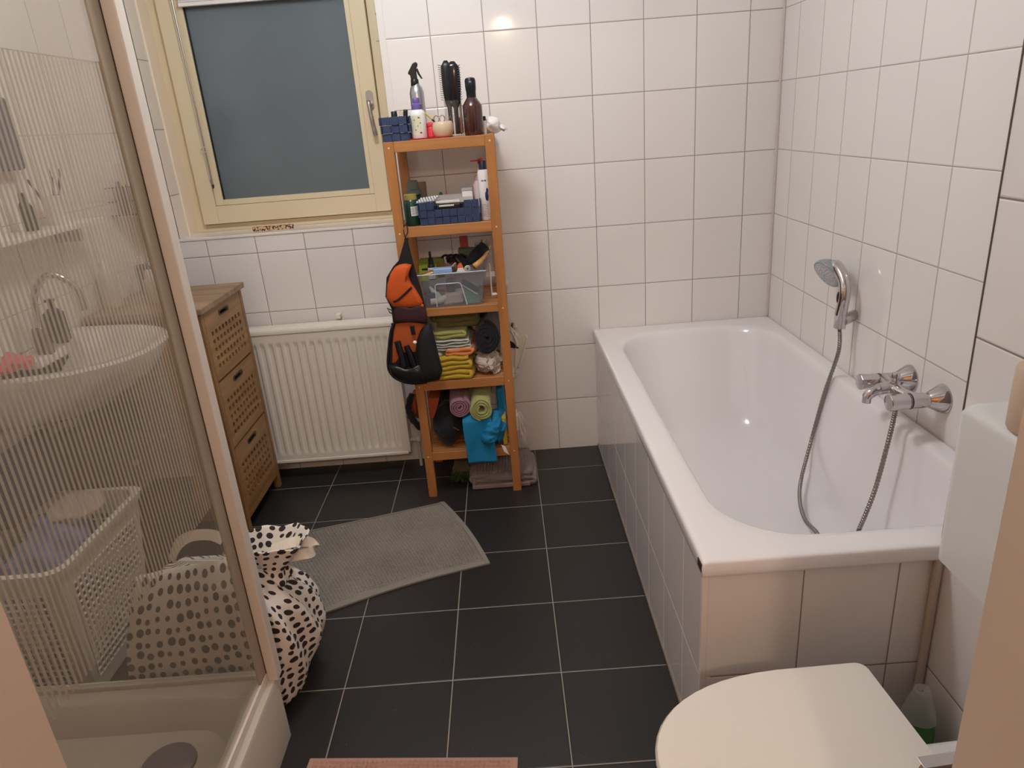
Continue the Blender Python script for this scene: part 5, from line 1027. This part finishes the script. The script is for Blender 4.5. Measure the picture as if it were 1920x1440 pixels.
dr = at(315, 1432, z=SHZ-0.078); MB().lathe((dr.x, dr.y, SHZ-0.084), [(0.062, 0.0), (0.060, 0.006), (0.052, 0.010), (0.01, 0.0115)], 40).obj('drain_cover', mat('grey drain cover', (132, 124, 128), 0.35, 0.3), st, smooth='a')
enc = empty('shower_screen', (SHX-0.02, -1.95, SHZ), 'clear shower enclosure with frosted vertical stripes and a white corner post', 'shower screen')
glassm = clear_mat('shower glass', (251, 249, 246), 0.08, (206, 196, 182), 0.015)
white_al = mat('white lacquered profile', (218, 208, 198), 0.3); grey_al = mat('champagne profile', (168, 158, 142), 0.35, 0.3)
PXc = -0.826
o = MB().box(PXc-0.016, PXc+0.010, SHY-0.020, SHY+0.012, SHZ-0.004, 2.05).obj('corner_post', white_al, enc, bev=0.003)
MB().box(PXc-0.021, PXc-0.0155, SHY-0.060, SHY-0.016, SHZ, 2.05).obj('side_profile', grey_al, enc, bev=0.001)
MB().box(PXc-0.019, PXc-0.014, SHY-0.0215, SHY-0.0185, SHZ, 2.05).obj('gasket', mat('brown gasket', (70, 54, 40), 0.7), enc)
SGX = -0.8475
sg = MB().box(SGX-0.0025, SGX+0.0025, YE+0.012, SHY-0.045, SHZ+0.022, 1.98).obj('side_glass', glassm, enc)
MB().box(XL+0.012, PXc-0.018, SHY-0.008, SHY-0.003, SHZ+0.012, 1.98).obj('end_glass', glassm, enc)
mb = MB(); y = SHY-0.052; rnd = random.Random(4)
while y > YE+0.02: mb.box(SGX-0.0034, SGX-0.0026, y-0.0046, y, 0.702, 1.572); y -= 0.0115
frost = clear_mat('frosted stripe', (244, 242, 238), 0.52, (232, 224, 212), 0.4)
mb.obj('frosted_stripes', frost, sg)
MB().box(SGX-0.008, SGX+0.008, YE+0.008, SHY-0.020, SHZ-0.001, SHZ+0.022).obj('bottom_rail', white_al, enc, bev=0.002)
MB().box(XL+0.004, PXc-0.016, SHY-0.016, SHY+0.004, SHZ-0.001, SHZ+0.012).obj('end_rail', trm, enc, bev=0.002)
MB().box(XL+0.001, XL+0.014, SHY-0.016, SHY+0.006, SHZ, 1.98).obj('wall_profile', white_al, enc, bev=0.001); MB().box(SGX-0.010, SGX+0.010, YE+0.001, YE+0.014, SHZ, 1.98).obj('wall_profile', white_al, enc, bev=0.001)

# ================================================================= BEHIND THE GLASS
# washbasin
sk = empty('washbasin', (-1.45, -0.87, 0.7), 'white wall-hung washbasin seen through the striped shower glass', 'washbasin')
SZ, SC = 0.88, -0.875
def basin(hl, dp, z, n=40, off=0.0, p=2.4):
    out = []
    for k in range(n+1):
        a = -PI/2+PI*k/n; c, s_ = math.cos(a), math.sin(a); out.append((XL+0.002+off+dp*abs(c)**(2/p), SC+hl*math.copysign(abs(s_)**(2/p), s_), z))
    return out
mb = MB(); mb.loft([basin(0.14, 0.18, SZ-0.19), basin(0.20, 0.26, SZ-0.16), basin(0.26, 0.36, SZ-0.09), basin(0.285, 0.408, SZ-0.03), basin(0.29, 0.415, SZ-0.008), basin(0.286, 0.411, SZ), basin(0.262, 0.385, SZ, off=0.0), basin(0.250, 0.370, SZ-0.010), basin(0.21, 0.31, SZ-0.08), basin(0.12, 0.2, SZ-0.125)]); mb.obj('basin', ceramic, sk, smooth='a')
MB().box(XL+0.002, XL+0.11, SC-0.09, SC+0.09, SZ-0.03, SZ+0.001).obj('tap_ledge', ceramic, sk, bev=0.01)
MB().lathe((XL+0.10, SC, 0.62), [(0.03, 0), (0.035, 0.08)], 20).obj('waste_pipe', chrome, sk, smooth='a')
vc = empty('under_basin_cupboard', (XL+0.12, -0.80, 0), 'dark brown cupboard standing under the washbasin behind the glass', 'cupboard'); dkb = wood_mat('dark brown wood', (44, 34, 30), (66, 52, 44), 'Z', 0.5)
MB().box(XL+0.002, XL+0.235, -0.995, -0.585, 0.04, 0.60).obj('cupboard_body', dkb, vc, bev=0.002)
for a_, b_ in ((-0.99, -0.80), (-0.79, -0.59)):
    d = MB().box(XL+0.236, XL+0.250, a_, b_, 0.05, 0.59).obj('door', dkb, vc, bev=0.002); MB().cyl((XL+0.25, (a_+b_)/2, 0.50), (XL+0.265, (a_+b_)/2, 0.50), 0.008).obj('knob', steel, d, smooth='a')
for y in (-0.99, -0.61):
    for x in (XL+0.02, XL+0.22): MB().box(x-0.012, x+0.012, y-0.012, y+0.012, 0, 0.04).obj('leg', dkb, vc)
t = bottle('soap_dispenser', XL+0.06, -0.765, SZ+0.001, [(0.026, 0), (0.029, 0.003), (0.029, 0.09), (0.012, 0.105)], black, 'black soap dispenser standing on the washbasin behind its tap', cap=[(0.008, 0.103), (0.008, 0.125), (0.014, 0.127), (0.014, 0.134)], capm=black)
tag(MB().box(XL+0.10, XL+0.14, -1.30, -1.05, 0.52, 0.70).jitter(0.008, 20).obj('navy_cloth', mat('navy dark cloth', (46, 48, 66), 0.9), None, bev=0.006), 'dark navy cloth hanging below the near end of the washbasin', 'cloth')
tp_ = empty('basin_tap', (XL+0.09, SC, SZ), 'dark chrome basin tap with tall curved spout behind the striped glass', 'tap')
MB().lathe((XL+0.09, SC-0.02, SZ), [(0.024, 0), (0.022, 0.04), (0.020, 0.075), (0.016, 0.08)], 20).obj('tap_body', mat('dark chrome', (120, 116, 116), 0.15, 1.0), tp_, smooth='a'); MB().tube(smooth_path([(XL+0.09, SC-0.02, SZ+0.05), (XL+0.10, SC-0.01, SZ+0.17), (XL+0.15, SC+0.01, SZ+0.225), (XL+0.20, SC+0.03, SZ+0.18), (XL+0.205, SC+0.032, SZ+0.11)], 6), 0.010, 12).obj('spout', chrome, tp_, smooth='a')
t = heap('pink_cloth', at(20, 690, z=SZ+0.02)+Vector((0, 0, 0)), (0.05, 0.06, 0.02), cloth_m('pink cloth', (226, 96, 112)), 'pink cloth lying on the rim of the washbasin, far left', 0.012, 30)
t.location.z = SZ+0.002
# shelf on the left wall with brushes
ws = empty('wall_shelf', (XL+0.06, -0.80, 1.22), 'white wall shelf above the washbasin, behind the striped glass', 'shelf')
MB().box(XL+0.001, XL+0.13, -1.15, -0.45, 1.205, 1.222).obj('shelf_board', white_trim, ws, bev=0.004)
for y in (-1.05, -0.55): MB().box(XL+0.001, XL+0.09, y-0.008, y+0.008, 1.16, 1.206).obj('shelf_bracket', steel, ws, bev=0.002)
lb = ['left', 'middle', 'right']
cupm = mat('white tumbler', (220, 216, 210), 0.3)
cu = MB().lathe((XL+0.07, -0.62, 1.2225), [(0.026, 0), (0.031, 0.09), (0.029, 0.09), (0.024, 0.004)], 20).obj('tumbler', cupm, None, smooth='a'); tag(cu, 'white tumbler of toothbrushes on the wall shelf', 'cup')
for k, (dx, dy, col, nm) in enumerate(((-0.010, -0.012, (60, 62, 82), 'dark blue'), (0.008, 0.010, (66, 64, 66), 'dark grey'), (0.012, -0.006, (96, 70, 120), 'purple'))):
    t = empty('toothbrush', (XL+0.07+dx, -0.62+dy, 1.24), nm+' toothbrush in the tumbler on the wall shelf', 'toothbrush'); b_ = Vector((XL+0.07, -0.62, 1.232)); e_ = b_+Vector((dx*3.2, dy*4.4, 0.155)); mm = mat(nm+' brush plastic', col, 0.4); MB().tube([b_, (b_+e_)/2, e_], [0.003, 0.0035, 0.004], 8).obj('handle', mm, t, smooth='a'); MB().box(e_.x+0.001, e_.x+0.010, e_.y-0.005, e_.y+0.005, e_.z-0.02, e_.z+0.004).obj('bristles', white_pl, t)
tag(MB().lathe((XL+0.065, -0.75, 1.2225), [(0.018, 0), (0.019, 0.002), (0.019, 0.07), (0.010, 0.085), (0.009, 0.11)], 18).obj('black_flask', black, None, smooth='a'), 'small black flask on the wall shelf beside the tumbler', 'bottle')
tag(MB().box(XL+0.001, XL+0.05, -0.90, -0.66, 1.395, 1.60).obj('blue_case', mat('dull navy case', (76, 80, 104), 0.6), None, bev=0.01), 'dull navy case hung on the tiled wall above the shelf, at the left edge', 'case')
# wire caddy in the corner
wc_ = empty('wire_caddy', (XL+0.09, -0.10, 1.19), 'dark wire corner caddy holding small bottles behind the glass', 'caddy'); mb = MB()
for z in (1.20, 1.25, 1.30): mb.tube([(XL+0.01, -0.19, z), (XL+0.15, -0.19, z), (XL+0.15, -0.02, z)], 0.002, 6)
for k in range(8): mb.tube([(XL+0.02+0.018*k, -0.19, 1.20), (XL+0.02+0.018*k, -0.19, 1.31)], 0.0014, 5); mb.tube([(XL+0.15, -0.19+0.022*k, 1.20), (XL+0.15, -0.19+0.022*k, 1.31)], 0.0014, 5)
mb.obj('wire_frame', mat('dark wire', (60, 58, 60), 0.5, 0.5), wc_); MB().box(XL+0.002, XL+0.15, -0.19, -0.002, 1.196, 1.200).obj('caddy_base', steel, wc_)
for k, (dx, dy, c_, nm) in enumerate(((0.04, -0.14, (70, 74, 110), 'dark blue'), (0.09, -0.13, (200, 196, 190), 'pale grey'), (0.12, -0.06, (48, 52, 70), 'blackish'))):
    tag(MB().lathe((XL+dx, dy, 1.2005), [(0.018, 0), (0.020, 0.003), (0.020, 0.09), (0.010, 0.105), (0.010, 0.12)], 16).obj('small_bottle', mat(nm+' bottle plastic', c_, 0.4), None, smooth='a'), nm+' bottle standing in the wire corner caddy', 'bottle')
for k, (dx, dy, h, c_, nm) in enumerate(((0.10, -0.24, 0.13, (74, 84, 122), 'dusty blue'), (0.18, -0.21, 0.11, (90, 96, 124), 'slate blue'), (0.06, -0.42, 0.15, (214, 206, 196), 'cream'), (0.20, -0.40, 0.10, (196, 188, 182), 'light grey'))):
    t = empty('toiletry_bottle', (XL+dx, dy, TZ), nm+' bottle standing on the wooden drawer cabinet behind the glass', 'bottle'); mm = mat(nm+' plastic', c_, 0.4); MB().lathe((XL+dx, dy, TZ+0.0005), [(0.026, 0), (0.028, 0.003), (0.028, h*0.8), (0.014, h*0.9)], 18).obj('bottle_body', mm, t, smooth='a'); MB().lathe((XL+dx, dy, TZ+0.0005+h*0.9), [(0.013, 0), (0.013, 0.025), (0.010, 0.028)], 14).obj('cap', white_pl, t, smooth='a')
# laundry basket
lbk = empty('laundry_basket', (-1.50, -1.22, 0), 'white perforated plastic laundry basket behind the shower glass', 'laundry basket')
wpl = mat('white basket plastic', (226, 222, 214), 0.4)
LX0, LX1, LY0, LY1, LZ = XL+0.015, -1.345, -1.440, -1.015, 0.50
mb = MB()
def wallp(fn, n, m__, w_, hh_):
    """Lattice of plastic bars laid over a bilinear wall fn(u, v)."""
    for i in range(n+1):
        a, b = fn(i/n, 0), fn(i/n, 1); mb.tube([a, b], 0.0032, 5)
    for j in range(m__+1):
        a, b = fn(0, j/m__), fn(1, j/m__); mb.tube([a, b], 0.0032, 5)
tpi = 0.045
c4 = [(LX0+tpi*0.2, LY0+tpi), (LX1-tpi, LY0+tpi), (LX1-tpi, LY1-tpi), (LX0+tpi*0.2, LY1-tpi)]; t4 = [(LX0, LY0), (LX1, LY0), (LX1, LY1), (LX0, LY1)]
zb_, zt_ = 0.03, 0.45
for i in range(4):
    j = (i+1) % 4
    def fn(u_, v_, i=i, j=j):
        u2 = 0.10+0.80*u_; v2 = 0.12+0.76*v_
        bx_ = (c4[i][0]*(1-u2)+c4[j][0]*u2, c4[i][1]*(1-u2)+c4[j][1]*u2); tx_ = (t4[i][0]*(1-u2)+t4[j][0]*u2, t4[i][1]*(1-u2)+t4[j][1]*u2)
        return Vector((bx_[0]*(1-v2)+tx_[0]*v2, bx_[1]*(1-v2)+tx_[1]*v2, zb_+(zt_-zb_)*v2))
    wallp(fn, 15 if i % 2 else 11, 15, 0, 0)
mb.obj('lattice_sides', wpl, lbk)
def solid_band(x):
    return x
mb = MB()
def bandring(v, o=0.0, r=0.045):
    z = zb_+(zt_-zb_)*v; ix = [c4[k][0]*(1-v)+t4[k][0]*v for k in range(4)]; iy = [c4[k][1]*(1-v)+t4[k][1]*v for k in range(4)]
    return rrect(ix[0]-o, ix[1]+o, iy[0]-o, iy[2]+o, r, z, 6)
mb.loft([bandring(0.0), bandring(0.12), bandring(0.12, -0.004), bandring(0.0, -0.004)], True, True)
mb.loft([bandring(0.88, -0.004), bandring(0.88), bandring(1.0), bandring(1.0, 0.012), bandring(1.05, 0.014), bandring(1.05, -0.004), bandring(0.88, -0.004)], False, False)
for k in range(4):
    a = rrect(0, 1, 0, 1, 0.1, 0)[0]
    sx = (1 if k in (1, 2) else -1); sy = (1 if k in (2, 3) else -1); b_ = Vector((c4[k][0], c4[k][1], zb_)); t_ = Vector((t4[k][0], t4[k][1], zt_)); l1 = 0.045
    mb.loft([[(q.x-sx*l1, q.y, q.z), (q.x-sx*0.012, q.y-sy*0.001, q.z), (q.x-sx*0.001, q.y-sy*0.012, q.z), (q.x, q.y-sy*l1, q.z), (q.x-sx*0.004, q.y-sy*l1, q.z), (q.x-sx*0.015, q.y-sy*0.015, q.z), (q.x-sx*l1, q.y-sy*0.004, q.z)] for q in (b_, t_)])
mb.obj('rim_and_corners', wpl, lbk, smooth='a')
heap('laundry_pile', (-1.49, -1.22, 0.36), (0.105, 0.165, 0.13), mat('blue white laundry', (116, 122, 160), 0.9, vary=0.5, bscale=22), 'blue and white patterned laundry heaped in the white basket', 0.04, 9, 0.014, 30, cat='laundry')
heap('pink_garment', (-1.46, -1.14, 0.485), (0.07, 0.08, 0.03), cloth_m('pinkish cloth', (190, 168, 164)), 'dusty pink garment lying on top of the laundry', 0.02, 14, 0.006, 40, cat='garment')
heap('slate_garment', (-1.285, -1.22, 0.05), (0.045, 0.14, 0.06), cloth_m('slate garment cloth', (96, 104, 120)), 'slate-blue garment on the floor between laundry basket and dotted bag', 0.02, 14, 0.008, 40, cat='garment', clampz=0.002)

# polka dot tote
pd = empty('polka_dot_tote_bag', (-0.98, -1.36, 0), 'cream cotton tote bag with dark polka dots slumped against the shower', 'bag')
dotm = dots_mat('polka dot cotton', (226, 218, 210), (46, 36, 36), 40.0, 0.30)
def section(x0, x1, y0, y1, z, r, n=14): return rrect(x0, x1, y0, y1, r, z, n)
secs = [(-1.20, -0.86, -1.470, -1.20, 0.002, 0.07), (-1.225, -0.815, -1.492, -1.175, 0.03, 0.10), (-1.225, -0.785, -1.500, -1.165, 0.09, 0.13), (-1.215, -0.770, -1.502, -1.165, 0.16, 0.14), (-1.20, -0.772, -1.500, -1.180, 0.22, 0.14), (-1.185, -0.790, -1.496, -1.20, 0.275, 0.13), (-1.17, -0.815, -1.490, -1.235, 0.32, 0.11), (-1.155, -0.842, -1.478, -1.27, 0.355, 0.09), (-1.145, -0.862, -1.46, -1.30, 0.385, 0.07), (-1.13, -0.875, -1.43, -1.32, 0.41, 0.05)]
rings = []; nfine = []
for i in range(len(secs)-1):
    for k in range(4):
        t_ = k/4; a, b = secs[i], secs[i+1]; nfine.append(tuple(a[j]*(1-t_)+b[j]*t_ for j in range(6)))
nfine.append(secs[-1]); uvs = []; vacc = [0.0]
for i in range(1, len(nfine)): vacc.append(vacc[-1]+math.hypot(nfine[i][4]-nfine[i-1][4], 0.5*(nfine[i][2]-nfine[i-1][2])))
for si, s_ in enumerate(nfine):
    rg = section(*s_[:5], s_[5]); q = []; acc = 0; n_ = len(rg)
    rg = rg[n_//8:]+rg[:n_//8]
    for i, p in enumerate(rg):
        ang = math.atan2(p[1]+1.34, p[0]+1.0); z = p[2]
        wr_ = 0.010*math.sin(ang*17+z*22)*min(1, z/0.12)*(0.5+0.6*(p[0] > -0.92))
        nn = noise.noise_vector(Vector((p[0]*9, p[1]*9, z*9)))*0.018
        ox, oy = math.cos(ang), math.sin(ang)
        q.append((p[0]+ox*wr_+nn.x, min(p[1]+oy*wr_*0.6+nn.y, 0), max(0.002, z+nn.z*0.3)))
        if i: acc += math.dist(rg[i][:2], rg[i-1][:2])
        uvs.append((sum(math.dist(rg[k][:2], rg[k-1][:2]) for k in range(1, i+1))/sum(math.dist(rg[k][:2], rg[k-1][:2]) for k in range(n_))*1.40, vacc[si]*1.22))
    q = [(p[0], max(p[1], -1.498), p[2]) for p in q]
    rings.append(q)
mb = MB().loft(rings); mb.obj('bag_body', dotm, pd, smooth=True, uvf=lambda i: uvs[i] if i < len(uvs) else (0, 0))
def fpanel(u_, v_):
    xl = -1.215+0.075*v_-0.02*math.sin(PI*v_); xr = -0.850-0.035*v_; x = xl+(xr-xl)*u_; z = 0.012+(0.443+0.035*u_)*v_
    return (x, -1.509+0.052*v_**4+0.004*math.sin(u_*9+v_*5)*v_*v_, z)
mb = MB().grid(fpanel, 30, 20); mb.obj('front_flap', dotm, pd, smooth=True, solid=0.003, uvf=lambda i: ((i % 31)/30*0.35, (i//31)/20*0.46+0.40))
def knot(u_, v_):
    a = 2*PI*u_; r = (0.040+0.030*abs(v_-0.30)*2)*(1+0.07*math.sin(a*7)); cx_ = -0.868+0.03*v_; cy_ = -1.36+0.02*v_
    return (cx_+r*math.cos(a)*1.05, cy_+r*math.sin(a)*0.9, 0.355+0.105*v_+0.008*math.sin(a*3))
mb = MB().grid(knot, 60, 16); mb.obj('knotted_top', dotm, pd, smooth=True, solid=0.003, uvf=lambda i: ((i % 61)/60*0.50, (i//61)/16*0.17))
strap_m = mat('cream cotton strap', (224, 212, 196), 0.9, bump=0.3, bscale=150)
def strap(name, P__, w_=0.013, dirv=(0, 0, 1)):
    path_ = smooth_path(P__, 8); rs = []; d0 = Vector(dirv).normalized()
    for i, p in enumerate(path_):
        t_ = (path_[min(i+1, len(path_)-1)]-path_[max(i-1, 0)]).normalized(); s_ = (d0-t_*d0.dot(t_)).normalized(); n_ = t_.cross(s_); rs.append([p+s_*w_+n_*0.0015, p-s_*w_+n_*0.0015, p-s_*w_-n_*0.0015, p+s_*w_-n_*0.0015])
    MB().loft(rs).obj(name, strap_m, pd, smooth='a')
strap('handle', [at(322, 1050, y=-1.47), at(335, 1020, y=-1.465), at(360, 1005, y=-1.455), at(395, 1003, y=-1.45), at(418, 1012, y=-1.44)], 0.013, (0, 0.5, 1))
strap('handle', [(-0.85, -1.34, 0.425), at(545, 1018, y=-1.34), at(572, 1015, y=-1.32), at(588, 1021, y=-1.30), at(586, 1034, y=-1.32), at(565, 1040, y=-1.35), (-0.85, -1.36, 0.405)], 0.014, (0.1, 1, 0.7))

# ceiling lamp of the room (out of view above)
cl2 = empty('ceiling_lamp', (-0.50, -1.10, ZC), 'round white ceiling lamp above the middle of the bathroom', 'lamp')
MB().lathe((-0.50, -1.10, ZC), [(0.12, 0), (0.12, -0.02), (0.10, -0.03)], 32).obj('lamp_base', white_trim, cl2, smooth='a')

for o in C.objects:
    if o.parent is None and 'label' in o.keys():
        n_ = o.name.split('.')[0]
        g_ = {'folded_towel': 'folded towels on the fourth shelf', 'rolled_towel': 'rolled towels on the rack', 'toothbrush': 'toothbrushes in the tumbler', 'small_bottle': 'small bottles in the wire caddy', 'toiletry_bottle': 'bottles on the drawer cabinet', 'hairbrush': 'hairbrushes in the glass jar'}.get(n_)
        if g_: o['group'] = g_
